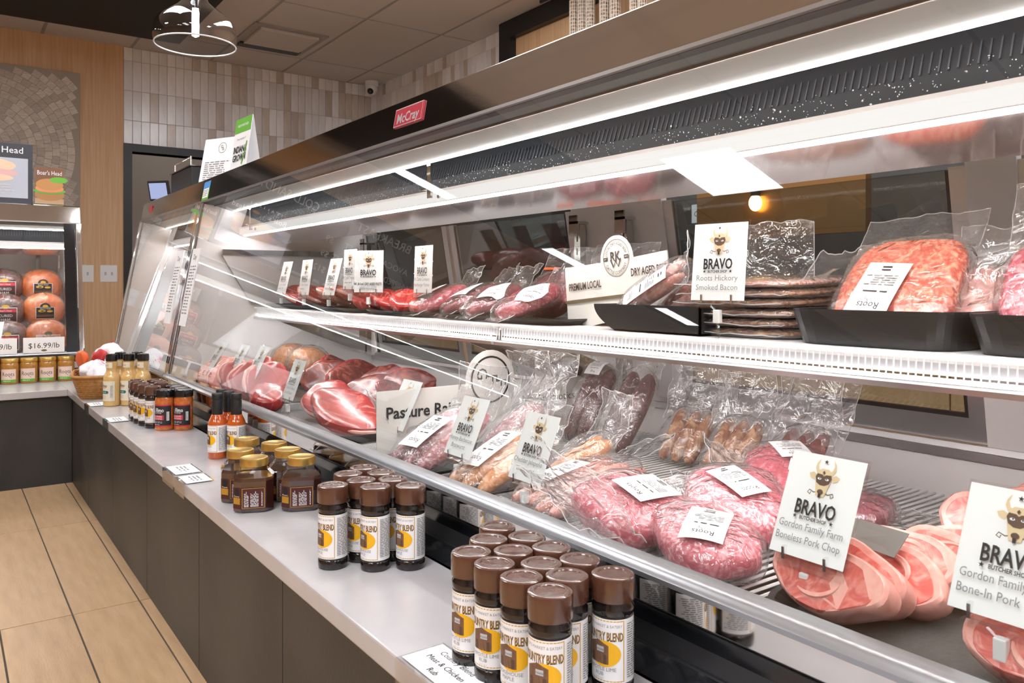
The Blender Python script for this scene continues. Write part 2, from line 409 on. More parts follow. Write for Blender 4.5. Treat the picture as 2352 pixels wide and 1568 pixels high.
def meatmat(name, lean, fat, scale=30, thr=(.52, .62), rough=.24, dist=2.0, stretch=(1, 1, 1), sp=None, bump=.25):
    m, nt, b = nmat(name); N = nt.nodes.new; L = nt.links.new
    tc = N('ShaderNodeTexCoord'); mp = N('ShaderNodeMapping'); mp.inputs['Scale'].default_value = stretch; L(tc.outputs['Object'], mp.inputs[0])
    oi = N('ShaderNodeObjectInfo'); ad = N('ShaderNodeVectorMath'); ad.operation = 'ADD'; L(mp.outputs[0], ad.inputs[0]); L(oi.outputs['Random'], ad.inputs[1])
    n = N('ShaderNodeTexNoise'); n.inputs['Scale'].default_value = scale; n.inputs['Detail'].default_value = 5; n.inputs['Distortion'].default_value = dist; L(ad.outputs[0], n.inputs['Vector'])
    cr = N('ShaderNodeValToRGB'); L(n.outputs['Fac'], cr.inputs[0])
    cr.color_ramp.elements[0].position = thr[0]; cr.color_ramp.elements[1].position = thr[1]
    cr.color_ramp.elements[0].color = (*lean, 1); cr.color_ramp.elements[1].color = (*fat, 1)
    d = cr.color_ramp.elements.new(max(0, thr[0] - .22)); d.color = (*(c * .72 for c in lean), 1)
    src = cr.outputs[0]
    if sp:
        vo = N('ShaderNodeTexVoronoi'); vo.inputs['Scale'].default_value = sp; L(ad.outputs[0], vo.inputs['Vector'])
        mr = N('ShaderNodeMapRange'); mr.inputs['From Min'].default_value = .12; mr.inputs['From Max'].default_value = .38; mr.inputs['To Min'].default_value = .55; mr.inputs['To Max'].default_value = 0
        L(vo.outputs['Distance'], mr.inputs['Value']); mx = N('ShaderNodeMix'); mx.data_type = 'RGBA'
        L(mr.outputs[0], mx.inputs[0]); L(src, mx.inputs[6]); mx.inputs[7].default_value = (*fat, 1); src = mx.outputs[2]
    L(src, b.inputs['Base Color']); b.inputs['Roughness'].default_value = rough
    b.inputs['Coat Weight'].default_value = .35; b.inputs['Coat Roughness'].default_value = .12
    b.inputs['Subsurface Weight'].default_value = .12; b.inputs['Subsurface Radius'].default_value = (.012, .004, .003); b.inputs['Subsurface Scale'].default_value = .5
    bp = N('ShaderNodeBump'); bp.inputs['Strength'].default_value = bump; bp.inputs['Distance'].default_value = .006; L(n.outputs['Fac'], bp.inputs['Height']); L(bp.outputs[0], b.inputs['Normal'])
    M[name] = m
meatmat('beef', (.42, .030, .030), (.70, .27, .22), 18, (.58, .72), stretch=(1, 1, 2))
meatmat('beefbright', (.62, .05, .045), (.85, .40, .33), 26, (.58, .70))
meatmat('beefdark', (.17, .028, .025), (.42, .14, .10), 22, (.5, .72))
meatmat('beefpurple', (.27, .03, .06), (.62, .26, .28), 14, (.58, .74))
meatmat('ground', (.56, .075, .12), (.78, .37, .40), 55, (.50, .70), sp=110)
meatmat('groundorange', (.66, .10, .05), (.85, .42, .28), 60, (.48, .66), sp=120)
meatmat('bratpink', (.55, .22, .18), (.76, .45, .38), 40, (.45, .7), sp=160)
meatmat('bratorange', (.55, .21, .07), (.70, .36, .17), 40, (.45, .7), sp=150)
meatmat('bratpurple', (.32, .10, .12), (.60, .30, .31), 40, (.45, .7), sp=150)
meatmat('bratdark', (.085, .022, .028), (.20, .07, .07), 30, (.5, .75))
meatmat('chop', (.60, .13, .11), (.77, .34, .29), 34, (.46, .70))
meatmat('chopfat', (.74, .33, .28), (.82, .46, .40), 22, (.4, .7), bump=.15)
meatmat('bacon', (.55, .20, .15), (.86, .60, .52), 30, (.45, .55), stretch=(4, .6, 2))
meatmat('smoked', (.30, .11, .05), (.60, .36, .20), 30, (.45, .65))
meatmat('goldroast', (.58, .30, .13), (.76, .55, .36), 40, (.45, .65))
meatmat('hamorange', (.70, .16, .03), (.80, .34, .12), 7, (.5, .8), bump=.1)
meatmat('hamdark', (.10, .03, .028), (.20, .07, .06), 9, (.5, .8), bump=.1)

# ================================================================ ROOM
XR, YB, XL, YF, ZC = 3.37, 6.90, -6.0, -3.5, 2.75
# floor: plank tiles with dark joints
fl = struct('floor', MB().box(XL, XR, YF, 9.3, -.05, -.004), M['grout'])
TW, TL, XJ, YJ = .163, .915, .285 - .0, 2.39
plk = MB().bbox(0, TW - .004, 0, TL - .004, -.012, 0, .0012).mesh(M['plank'], 'plank')
for i in range(-6, 2):
    for j in range(-2, 3):
        o = link('plank_tile', plk, fl, (XJ + i * TW + .002, YJ + j * TL + .002, 0))
struct('floor_far', MB().box(XL, XJ - 6 * TW, YF, 9.3, -.004, 0).box(XJ - 6 * TW, XR, YF, YJ - 2 * TL, -.004, 0).box(XJ + 2 * TW, XR, YJ - 2 * TL, 9.3, -.004, 0)
       .box(XJ - 6 * TW, XJ + 2 * TW, YJ + 3 * TL, 9.3, -.004, 0), M['plank'])
# ceiling: lay-in panels in a grid
ce = struct('ceiling', MB().box(XL, XR, YF, YB, ZC + .012, ZC + .06), M['tbar'])
TROF = [(-2.125, 3.385, .56, .56), (-.295, .30, .56, 1.16), (-2.125, -.92, .56, 1.16), (2.145, 2.13, .56, 1.16), (2.145, -.30, .56, 1.16), (.315, -2.1, .56, 1.16), (-1.515, .30, .56, 1.16), (-3.345, .30, .56, 1.16), (2.145, 3.35, .56, 1.16), (.315, 3.35, .56, 1.16)]  # first panel is real; the rest are unseen, added to light the shop
gx = [3.06 - .61 * k for k in range(16)]; gx = [XR] + [g for g in gx if g > XL] + [XL]
gy = [6.40 - 1.22 * k for k in range(9)]; gy = [YB] + [g for g in gy if g > YF] + [YF]
tm = {}
def panel(x0, x1, y0, y1):
    k = (round(x1 - x0, 3), round(y1 - y0, 3))
    if k not in tm: tm[k] = MB().box(.012, k[0] - .012, .012, k[1] - .012, 0, .014).mesh(M['ceiltile'], 'ceiling_panel')
    link('ceiling_panel', tm[k], ce, (x0, y0, ZC))
for a in range(len(gx) - 1):
    for b in range(len(gy) - 1):
        x1, x0, y1, y0 = gx[a], gx[a + 1], gy[b], gy[b + 1]
        t = [q for q in TROF if x0 < q[0] < x1 and y0 < q[1] < y1]
        if not t: panel(x0, x1, y0, y1)
        elif t[0][3] < .7:
            c = t[0][1]
            if y1 - c - .31 > .05: panel(x0, x1, c + .305, y1)
            if c - .305 - y0 > .05: panel(x0, x1, y0, c - .305)
struct('trim_1', MB().box(XL, XR, YF, YB, ZC + .004, ZC + .012), M['tbar'])
for i, (x, y, lx, ly) in enumerate(TROF):
    lab = ['square flush panel light in the ceiling over the customer aisle', 'unseen added fill panel in the ceiling above the front of the meat case', 'unseen added fill panel at the customer side of the shop ceiling',
           'unseen added fill panel above the service aisle, beside the tiled wall', 'unseen added fill panel at the near end of the service aisle', 'unseen added fill panel in the ceiling by the front wall', 'unseen added fill panel in the ceiling over the middle of the customer aisle', 'unseen added fill panel in the ceiling nearest the oak side wall', 'unseen added fill panel over the far half of the service aisle', 'unseen added fill panel in the ceiling near the glass pendant lamp'][i]
    t = thing('ceiling_light', lab, 'light', (x, y, ZC - .004), group='ceiling panel lights')
    MB().box(-lx / 2 - .02, lx / 2 + .02, -ly / 2 - .02, ly / 2 + .02, .0025, .016).build('frame', M['white'], t)
    MB().box(-lx / 2, lx / 2, -ly / 2, ly / 2, 0, .0024).build('diffuser', M['troffer'], t)
so = struct('trim_2', MB().box(XL, 1.47, 4.34, 6.36, ZC - .06, ZC), M['soffit'])
for i, x in enumerate((-1.505, -3.24, -4.93)):
    t = thing('slot_light', 'slim bar light set into the dark ceiling band', 'light', (x, 6.15, ZC - .066), group='slim lights in the dark ceiling band')
    MB().box(-.30, .30, -.10, .10, .0015, .006).build('frame', M['white'], t); MB().box(-.28, .28, -.085, .085, -.001, .0015).build('diffuser', M['troffer'], t)
# walls
wl = struct('wall_left', MB().box(XL - .1, XL, YF, 9.3, 0, ZC), M['oak'])
wf = struct('wall_front', MB().box(XL, XR, YF - .1, YF, 0, ZC), M['paint'])
XO0, XO1, ZO = 1.235, 2.13, 1.93        # service doorway in the back wall
wb = struct('wall_back', MB().box(1.175, XO0 - .0, YB, YB + .1, 0, ZC).box(XO1, XR, YB, YB + .1, 0, ZC).box(XO0, XO1, YB, YB + .1, ZO, ZC), M['tilegrout'])
wo = struct('wall_oak', MB().box(XL, 1.175, YB - .012, YB + .1, 0, ZC), M['oak'])
wr = struct('wall_right', MB().box(XR, XR + .1, YF, YB, 0, ZC), M['darkwall'])
struct('wall_service_room', MB().box(.3, 3.4, 9.0, 9.1, 0, 3).box(.3, .4, YB + .1, 9, 0, 3).box(3.3, 3.4, YB + .1, 9, 0, 3).box(.3, 3.4, YB + .1, 9.1, 2.9, 3), M['paint'])
TWD, THT, G = .0645, .235, .003
rg = random.Random(5)
tmesh = {}
def walltile(par, kind, hgt, loc, rz):
    k = (kind, round(hgt, 3))
    if k not in tmesh: tmesh[k] = MB().bbox(-.006, 0, G / 2, TWD - G / 2, G / 2, hgt - G / 2, .0015).mesh(M[kind], 'wall_tile')
    link('wall_tile', tmesh[k], par, loc, (0, 0, rz))
for i in range(34):                       # back wall, faces -Y
    x = XR - (i + 1) * TWD
    for j in range(-1, 6):
        hh = THT if j >= 0 else .105; z0 = ZC - .105 - (THT * (j + 1) if j >= 0 else 0)
        if z0 < 1.5: continue
        if XO0 - .11 < x + .03 < XO1 + .07 and z0 < ZO + .02:
            if z0 + hh <= ZO + .05: continue
            hh = z0 + hh - (ZO + .06); z0 = ZO + .06
        kind = 'walltile2' if rg.random() < .22 else 'walltile'
        walltile(wb, kind, hh, (x + TWD, YB, z0), PI / 2)
for i in range(34):                       # right wall, faces -X, only its upper rows show
    y = YB - (i + 1) * TWD
    if y < 4.74: break
    for j in range(-1, 2):
        hh = THT if j >= 0 else .105; z0 = ZC - .105 - (THT * (j + 1) if j >= 0 else 0)
        walltile(wr, 'walltile2' if rg.random() < .22 else 'walltile', hh, (XR, y, z0), 0)
MB().box(XR - .0045, XR - .001, 4.72, YB, ZC - .62, ZC).build('grout_bed', M['tilegrout'], wr)
t = thing('service_room_fill', 'unseen fill panel added to light the service room beyond the doorway', 'light', (2.0, 8.0, 2.89))  # unseen panel, added to brighten the room beyond the doorway
MB().box(-.32, .32, -.32, .32, -.02, 0).build('frame', M['white'], t); MB().box(-.29, .29, -.29, .29, -.024, -.0205).build('diffuser', emat('dim_panel', (1, .95, .88), 5), t)
# black frame of the doorway
fr = MB().box(XO0 - .06, XO0, YB - .03, YB + .12, 0, ZO + .06).box(XO1, XO1 + .06, YB - .03, YB + .12, 0, ZO + .06).box(XO0, XO1, YB - .03, YB + .12, ZO, ZO + .06)
struct('door_1', fr, M['black'])
# black-framed oak niche with hanging salamis on the service wall
nic = thing('oak_niche', 'oak lined wall niche with thick black frame above the service aisle', 'niche', (XR, 2.6, 1.0))
MB().box(-.10, -.02, 1.98, 2.12, .62, 1.745).box(-.10, -.02, -3.0, 1.98, 1.62, 1.745).box(-.10, -.02, -3.0, 2.12, .56, .62).build('frame', M['black'], nic)
MB().box(-.05, -.012, -3.0, 1.98, .62, 1.62).build('back_panel', M['oak'], nic)
MB().tube([(-.2, -2.5, 1.71), (-.2, 1.5, 1.71)], .012).build('hanging_rail', M['black'], nic)
M['salami'] = mat('salami', (.16, .075, .05), .6, col2=(.42, .32, .24), nscale=60, contrast=(.4, .6))
M['string'] = mat('string', (.72, .64, .52), .8)
def salami(x, y, ztop, ln, r, lab, tip=False):
    t = thing('salami', lab, 'salami', (x, y, ztop - ln), group='netted salamis hanging from the rail')
    MB().lathe([(.002, 0), (r * .7, .02), (r, .06), (r * .96, ln * .5), (r, ln - .07), (r * .6, ln - .02), (.004, ln)], 14).build('body', M['salami'], t)
    nb = MB()
    for k in range(12):
        a = 2 * PI * k / 12; nb.tube([(r * 1.02 * math.cos(a), r * 1.02 * math.sin(a), z) for z in (.05, ln * .5, ln - .06)], .0022, 4)
    z = .05
    while z < ln - .05:
        nb.tube([(r * 1.03 * math.cos(2 * PI * q / 12), r * 1.03 * math.sin(2 * PI * q / 12), z) for q in range(13)], .002, 4); z += .021
    nb.build('net', M['string'], t)
    MB().tube([(0, 0, ln), (0, 0, ln + .02)], .003, 5).build('cord', M['string'], t)
    if tip: MB().box(-.03, .03, -.004, .004, ln - .02, ln + .05).build('paper_tag', M['bulltan'], t)
for i, (px, ln, r) in enumerate([(1318, .62, .026), (1337, .66, .026), (1356, .64, .026), (1388, .60, .028), (1413, .66, .030), (1457, .62, .026), (1477, .64, .026)]):
    p = PX(px, 20, XR - .2)
    salami(p.x, p.y, 2.68, ln, r, ['netted salami with a tan paper tag at its top, hanging by the oak niche', 'netted brown salami hanging from the black rail in the oak niche'][i > 0], i == 0)
# service side cabinets seen through the rear doors
bc = thing('back_cabinet', 'long oak service cabinet against the wall behind the meat case', 'cabinet', (2.75, 0, 0))
MB().box(.02, .60, -2.0, 5.5, .08, .86).build('body', M['oak'], bc)
for k in range(9): MB().bbox(0, .02, -2.0 + k * .83, -2.0 + (k + 1) * .83 - .006, .10, .85, .003).build('door', M['oak'], bc)
MB().box(-.03, .61, -2.0, 5.5, .86, .89).build('worktop', M['black'], bc)
ch = thing('chalkboard', 'black chalkboard with white drawing and lettering behind the rear glass doors', 'board', (3.05, 3.42, .951), (0, 0, PI))
MB().box(-.03, -.001, -.42, .30, -.06, .52).build('board', M['black'], ch)
p = Print(); M['chalk'] = mat('chalk', (.5, .5, .48), .9)
p.text('local roots. ho', -.05, .40, .055, M['chalk'], maxw=.46)
for k in range(9):
    cx, cy = -.12 + (k % 3) * .13, .30 - (k // 3) * .1; p.ring(cx, cy, .045, .050, M['chalk'], 12); p.ring(cx, cy - .01, .02, .024, M['chalk'], 10)
p.build('chalk_drawing', ch)
lm = thing('heat_lamp', 'small amber glowing lamp bulb in the service area behind the case', 'lamp', PX(1735, 466, 2.9))
MB().blob(.028, .028, .036).build('bulb', M['amber'], lm); MB().tube([(0, 0, .03), (0, 0, .5)], .005, 6).lathe([(.02, .03), (.02, .07), (.006, .085)], 12).build('socket', M['black'], lm)
MB().box(.02, .06, -.5, .35, -.15, .14).build('copper_hood', mat('copperish', (.35, .17, .06), .35, metal=.7), lm)
MB().box(.03, .05, -.02, .02, .8895 - lm.location.z, -.15).build('stand', M['black'], lm)
# small white card on the dark service wall
c = PX(1605, 490, 3.33); t = thing('wall_card', 'small white card fixed to the dark service wall', 'card', c, (0, 0, PI))
Print().rect(-.05, -.05, .05, .05, M['paper'], 1).text('Chr', .0, 0, .03, M['ink']).build('card', t)
# air diffuser and camera
vt = thing('air_vent', 'metal ceiling air diffuser with dark slots', 'vent', (PZ(640, 90, ZC).x, PZ(640, 90, ZC).y, ZC - .022))
MB().box(-.28, .28, -.30, .30, .010, .021).build('plate', M['tbar'], vt)
MB().box(-.24, .24, .17, .27, -.004, .0095).build('slot', M['black'], vt); MB().bbox(-.22, .22, -.26, .15, -.012, .0095, .004).build('louvre', M['ceiltile'], vt)
p0 = PX(853, 205, XR - .16)
sc = thing('security_camera', 'white dome security camera in the corner under the ceiling', 'camera', (XR - .13, YB - .16, ZC - .0005), (PI, 0, 0))
MB().lathe([(.062, 0), (.062, .04), (.05, .05)], 20).build('mount', M['white'], sc)
MB().blob(.055, .055, .055, (0, 0, .07)).build('dome', M['white'], sc); MB().blob(.03, .03, .03, (-.025, .025, .095)).build('lens', M['blackgloss'], sc)
# hanging menu board farther along the oak wall (it shows as a reflection in the case glass)
mb_ = thing('menu_board', 'large dark menu board with white lettering on the oak wall', 'board', (-.98, YB - .08, 1.85), (0, 0, -PI / 2))
MB().bbox(-.04, 0, -1.05, 1.05, -.48, .55, .004).build('board', M['slate'], mb_)
p = Print()
for i, (tx, x, y, h) in enumerate((('BREAKFAST', -.62, .40, .085), ('COLD SANDWICHES', .50, .40, .085), ('AVOCADO TOAST', -.62, .18, .06), ('WHIPPED RICOTTA TOAST', -.62, .04, .06), ('SALMON TOAST', -.62, -.10, .06), ('ITALIAN', .50, .18, .06), ('TURKEY', .50, .04, .06), ('$9', -.12, .18, .06), ('$9', -.12, .04, .06), ('$12', -.12, -.10, .06))): p.text(tx, x, y, h, M['white'], maxw=.85)
p.fine(-.95, -.40, .9, -.2, 4, M['lgrey'], 3); p.build('lettering', mb_)
# wall switches
for (px, n, lab) in ((201.5, 1, 'white single light switch plate on the oak wall'), (249.5, 2, 'white double light switch plate on the oak wall')):
    p = PY(px, 628, YB - .012); t = thing('light_switch', lab, 'switch', (p.x, p.y, p.z), (0, 0, -PI / 2))
    wd = .040 if n == 1 else .060
    MB().bbox(.0, .006, -wd, wd, -.065, .065, .002).build('plate', M['white'], t)
    for k in range(n): MB().bbox(.006, .014, (k - (n - 1) / 2) * .046 - .006, (k - (n - 1) / 2) * .046 + .006, -.012, .012, .002).build('toggle', M['lgrey'], t)
# mosaic board on the oak wall
p1 = PY(183, 170, YB - .03)
mo = thing('mosaic_board', 'grey brown end grain wood mosaic board mounted on the oak wall', 'wall panel', (p1.x, YB - .013, 0))
MB().bbox(-.62, 0, -.028, -.001, .6, p1.z, .003).build('board', M['mosaic_board'], mo)
# rows of small end-grain blocks laid in arcs, one part per arc band
rg2 = random.Random(3); bs = [M['mosaic_board'], mat('blockA', (.60, .52, .44), .75, noise_amt=.3, nscale=60, stretch=(.4, 1, 7)), mat('blockB', (.68, .60, .51), .75, noise_amt=.3, nscale=60, stretch=(.4, 1, 7)), mat('blockC', (.52, .44, .37), .75, noise_amt=.3, nscale=60, stretch=(.4, 1, 7))]
ccx, ccz = -.62, p1.z - .62
mbk = MB()
for ri in range(44):
    r0 = .04 + ri * .05; nseg = max(6, int(2 * PI * r0 / .055)); r1 = r0 + .048
    for k in range(nseg):
        a0 = 2 * PI * (k + .03) / nseg + ri * .37; a1 = 2 * PI * (k + .97) / nseg + ri * .37
        pts = [(ccx + r * math.cos(a), ccz + r * math.sin(a)) for r, a in ((r0, a0), (r1, a0), (r1, a1), (r0, a1))]
        if max(q[0] for q in pts) > -.004 or min(q[0] for q in pts) < -.615 or max(q[1] for q in pts) > p1.z - .004 or min(q[1] for q in pts) < .95: continue
        d = -.030 - rg2.random() * .003; mi = rg2.choice((1, 1, 2, 2, 3))
        mbk.add([(q[0], d, q[1]) for q in pts] + [(q[0], -.027, q[1]) for q in pts], [(3, 2, 1, 0), (0, 1, 5, 4), (1, 2, 6, 5), (2, 3, 7, 6), (3, 0, 4, 7)], mi)
tag(mbk.build('end_grain_blocks', bs, mo), kind='stuff')
# pendant lamp
pc = PZ(449, 104, H + .90)
pd = thing('pendant_lamp', 'clear glass bell pendant lamp with glowing tubular bulb', 'lamp', (pc.x, pc.y, pc.z))
prof = [(.144, 0), (.1485, .022), (.149, .045), (.143, .074), (.130, .094), (.108, .114), (.082, .134), (.055, .156), (.040, .176), (.032, .21), (.030, .26)]
MB().lathe(prof, 48).build('shade', M['lampglass'], pd)
MB().tube([(.144 * math.cos(2 * PI * k / 48), .144 * math.sin(2 * PI * k / 48), 0) for k in range(49)], .0028, 6).build('rim', M['jarglass'] if False else mat('rimglass', (.8, .82, .85), .05, spec=.8), pd)
MB().lathe([(.018, .135), (.018, .20), (.012, .215), (.006, .22)], 16).tube([(0, 0, .21), (0, 0, ZC - pc.z - .02)], .006, 8).build('socket', M['blackgloss'], pd)
MB().lathe([(.002, .03), (.013, .036), (.013, .125), (.010, .135)], 14).build('bulb', M['bulb'], pd)
MB().lathe([(.06, ZC - pc.z - .025), (.06, ZC - pc.z - .001)], 24).build('ceiling_rose', M['black'], pd)
# ================================================================ COUNTER LEDGE AND PLINTH
ZK = .415                      # ledge top
cl = tag(MB().bbox(.455, .665, -.8, 4.408, ZK - .03, ZK, .003).bbox(-2.4, .455, 3.975, 4.408, ZK - .03, ZK, .003)
         .build('counter_ledge', M['quartz']), 'white quartz ledge running along the fronts of the glass cases', 'counter')
pl = thing('plinth', 'dark slate panelled plinth under the white ledge', 'plinth', (.475, 0, 0))
yj = [-.80, -.29, .25, .79, 1.334, 1.874, 2.43, 2.98, 3.52, 3.995]
for a, b in zip(yj[:-1], yj[1:]): MB().bbox(0, .018, a + .0012, b - .0012, 0, ZK - .031, .001).build('slate_panel', M['slate'], pl)
MB().box(.019, .16, -.8, 3.995, 0, ZK - .031).build('core', M['black'], pl)
x = .475
for k in range(4): MB().bbox(x - .475 - .78 * (k + 1) + .0012, x - .475 - .78 * k - .0012, 3.995, 4.013, 0, ZK - .031, .001).build('slate_panel', M['slate'], pl)
MB().box(-3.1, .16, 4.014, 4.40, 0, ZK - .031).build('core', M['black'], pl)

# ================================================================ GLASS CASES (profile in x-z, run along y)
ZD, ZS = .50, .79              # wire deck level, shelf top level
gl = lambda t: (.675 + .118 * t, .548 + .632 * t)      # along the leaning front glass
def make_case(root, y0, y1, endwalls, full=True, deckz=ZD):
    off = Matrix.Translation((-.66, -(y0 + y1) / 2, 0))
    def part(n, mb, m, par=root, kind=None, label=None):
        o = mb.xf(off).build(n, m, par)
        if kind: o['kind'] = kind
        if label: o['label'] = label
        return o
    part('base', MB().box(.72, 1.50, y0, y1, 0, .40), M['black'])
    part('kick_strip', MB().sheet((.668, ZK + .0005), (.702, .449), -.01, y0, y1), M['blackgloss'])
    part('bumper', MB().prism([(.700, .449), (.676, .497), (.676, .529), (.690, .529), (.690, .50), (.712, .449)], y0, y1), M['mirror'], label='mirror polished bumper under the glass')
    part('rail', MB().prism([(.690, .529), (.668, .529), (.660, .533), (.657, .540), (.661, .546), (.669, .549), (.690, .549)], y0, y1, smooth=True), M['rail'], label='brushed aluminium rail')
    a, b = gl(0), gl(1)
    part('front_glass', MB().sheet(a, b, -.006, y0 + .012, y1 - .012), M['glass'])
    cz = part('canopy', MB().prism([(.793, 1.180), (.8088, 1.2645), (.814, 1.268), (1.44, 1.268), (1.44, 1.250), (.835, 1.250), (.806, 1.180)], y0, y1), M['steel'], label='polished steel canopy')
    part('canopy_lip', MB().prism([(.7905, 1.178), (.7918, 1.184), (.797, 1.184), (.800, 1.178)], y0, y1), mat('lipmetal', (.30, .27, .25), .4, metal=.8))
    part('gasket', MB().sheet((.799, 1.1775), (.810, 1.1735), .004, y0, y1), M['black'])
    part('light_cowl', MB().sheet((.838, 1.1685), (.902, 1.150), .003, y0, y1), M['greysheet'])
    part('cowl_back', MB().sheet((.810, 1.1735), (.836, 1.1690), .003, y0, y1), M['darksheet'])
    part('cowl_trim', MB().box(.835, .839, y0, y1, 1.1655, 1.169), mat('bronze', (.2, .14, .11), .4, metal=.6))
    part('upper_light_strip', MB().box(.9025, .9050, y0 + .03, y1 - .03, 1.1475, 1.1497), M['led2'], label='row of white light diodes')
    hc = part('air_grille', MB().sheet((.962, 1.168), (.936, 1.090), .004, y0 + .02, y1 - .02), M['honeycomb'], label='dark honeycomb air grille')
    rb = MB(); y = y0 + .03
    while y < y1 - .03:
        rb.sheet((.9535, 1.145), (.9445, 1.118), -.0015, y, y + .0018); y += .011
    part('grille_ribs', rb, M['honeyrib'], hc, 'stuff')
    part('hood_lip', MB().box(.926, .932, y0 + .02, y1 - .02, 1.084, 1.090).box(.9285, .934, y0 + .02, y1 - .02, 1.060, 1.084), M['casewhite'])
    part('hood_diffuser', MB().box(.9255, .9285, y0 + .03, y1 - .03, 1.0615, 1.084), M['lipled'] if full else M['casewhite'], label='white lit diffuser along the hood edge')
    part('hood_fill_light', MB().box(.936, .942, y0 + .05, y1 - .05, 1.0555, 1.0590), M['hoodfill'] if full else M['casewhite'], label='fill strip added under the hood to light the case interior')  # added fill strip, brightens the shelf goods and rear of the case
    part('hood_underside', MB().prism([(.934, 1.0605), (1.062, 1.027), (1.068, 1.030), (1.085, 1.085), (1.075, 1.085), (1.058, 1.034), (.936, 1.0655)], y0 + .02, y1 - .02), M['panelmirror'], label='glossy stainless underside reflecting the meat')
    part('tub', MB().box(.69, 1.46, y0 + .02, y1 - .02, deckz - .07, deckz - .06).sheet((.692, .43), (.692, .53), -.01, y0, y1), M['blacktray'])
    part('back_panel', MB().sheet((1.462, deckz - .06), (1.492, .567), -.006, y0, y1), M['casewhite'])
    part('sill', MB().prism([(1.480, .560), (1.480, .575), (1.492, .575), (1.496, .585), (1.520, .585), (1.520, .560)], y0, y1), M['alu'])
    for ye in endwalls:
        s = .02 if ye < (y0 + y1) / 2 else -.02
        yy = sorted((ye, ye + s))
        part('end_wall', MB().prism([(.695, .44), gl(.02), gl(.99), (.94, 1.16), (1.44, 1.16), (1.44, 1.08), (1.50, .57), (1.46, .44)][::-1], *yy), M['casewhite'])
    for ye, s in ((y0, 1), (y1, -1)):
        yy = sorted((ye + s * .001, ye + s * .018)); y2 = sorted((ye + s * .018, ye + s * .024))
        part('end_post', MB().prism([(.669, .549), (.787, 1.178), (.799, 1.178), (.681, .549)], *yy), M['chrome'], label='chrome corner post')
        part('post_seal', MB().prism([(.675, .549), (.793, 1.178), (.801, 1.178), (.683, .549)], *y2), M['black'])
    return part
# ---- main meat case
MY0, MY1 = -.6, 3.10
mc = thing('meat_display_case', 'long glass fronted meat display case with polished canopy', 'display case', (.66, (MY0 + MY1) / 2, 0))
part = make_case(mc, MY0, MY1, (MY0, MY1))
# wire deck: single wires where they show, the rest joined
wm = MB().tube([(.70, 0, 0), (1.45, 0, 0)], .0024, 6).xf(Matrix.Translation((-.66, 0, 0))).mesh(M['wire'], 'deck_wire')
y = -.02; rest = MB()
while y < 3.07:
    if .36 < y < 1.5: link('deck_wire', wm, mc, (0, y - (MY0 + MY1) / 2, ZD - .0025))
    else: rest.tube([(.70, y, ZD - .0025), (1.45, y, ZD - .0025)], .0024, 5)
    y += .0148
part('deck_wires', rest, M['wire'], kind='stuff')
for xx in (.74, .97, 1.20, 1.43): part('deck_crossbar', MB().tube([(xx, -.03, ZD - .0075), (xx, 3.07, ZD - .0075)], .0027, 6), M['wire'])
# condensation droplets on the grille
rg = random.Random(8); dp = MB()
for k in range(900):
    yy = rg.uniform(.3, 2.9); q = .55 + .42 * rg.random() ** .7; xx, zz = .962 - .026 * q - .0042, 1.168 - .078 * q; r = rg.uniform(.0005, .0012) * (1 if rg.random() < .9 else 1.7)
    dp.add([(xx - r, yy, zz), (xx, yy - r, zz), (xx, yy + r, zz), (xx, yy, zz - r), (xx, yy, zz + r)], [(0, 1, 4), (0, 4, 2), (0, 2, 3), (0, 3, 1)])
part('droplets', dp, mat('droplet', (.75, .78, .82), .15), kind='stuff')
# shelf with light strip
def shelf(y0, y1):
    part('shelf', MB().box(.962, 1.40, y0, y1, ZS - .012, ZS - .0005), M['casewhite'])
    part('shelf_nose', MB().prism([(.946, .745), (.944, .752), (.950, .756), (.957, .752), (.957, .745)], y0, y1), M['alu'])
    part('shelf_light', MB().box(.9605, .9645, y0 + .01, y1 - .01, .7505, .760), M['led'], label='white diode strip under the shelf edge')
    part('under_shelf_fill', MB().box(.985, .993, y0 + .02, y1 - .02, .7745, .7775), M['deckfill'], label='hidden fill strip added beneath the shelf to light the deck')  # added fill strip, hidden by the shelf, lights the deck
    part('shelf_fascia', MB().sheet((.9665, .763), (.962, ZS - .001), -.002, y0, y1), mat('fascia', (.42, .41, .44), .4))
    part('shelf_top_bead', MB().tube([(.951, y0, ZS - .004), (.951, y1, ZS - .004)], .004, 6), M['lens'])
    lens = MB(); y = y0 + .006
    part('light_cover', MB().sheet((.949, .757), (.951, ZS - .006), .0012, y0, y1), M['acrylic'])
    while y < y1 - .006:
        lens.tube([(.9475, y, .757), (.9490, y, ZS - .008)], .0011, 5, cap=False); y += .0092
    part('cover_ribs', lens, M['lens'], kind='stuff')
shelf(.0, 1.385); shelf(1.393, 2.965)
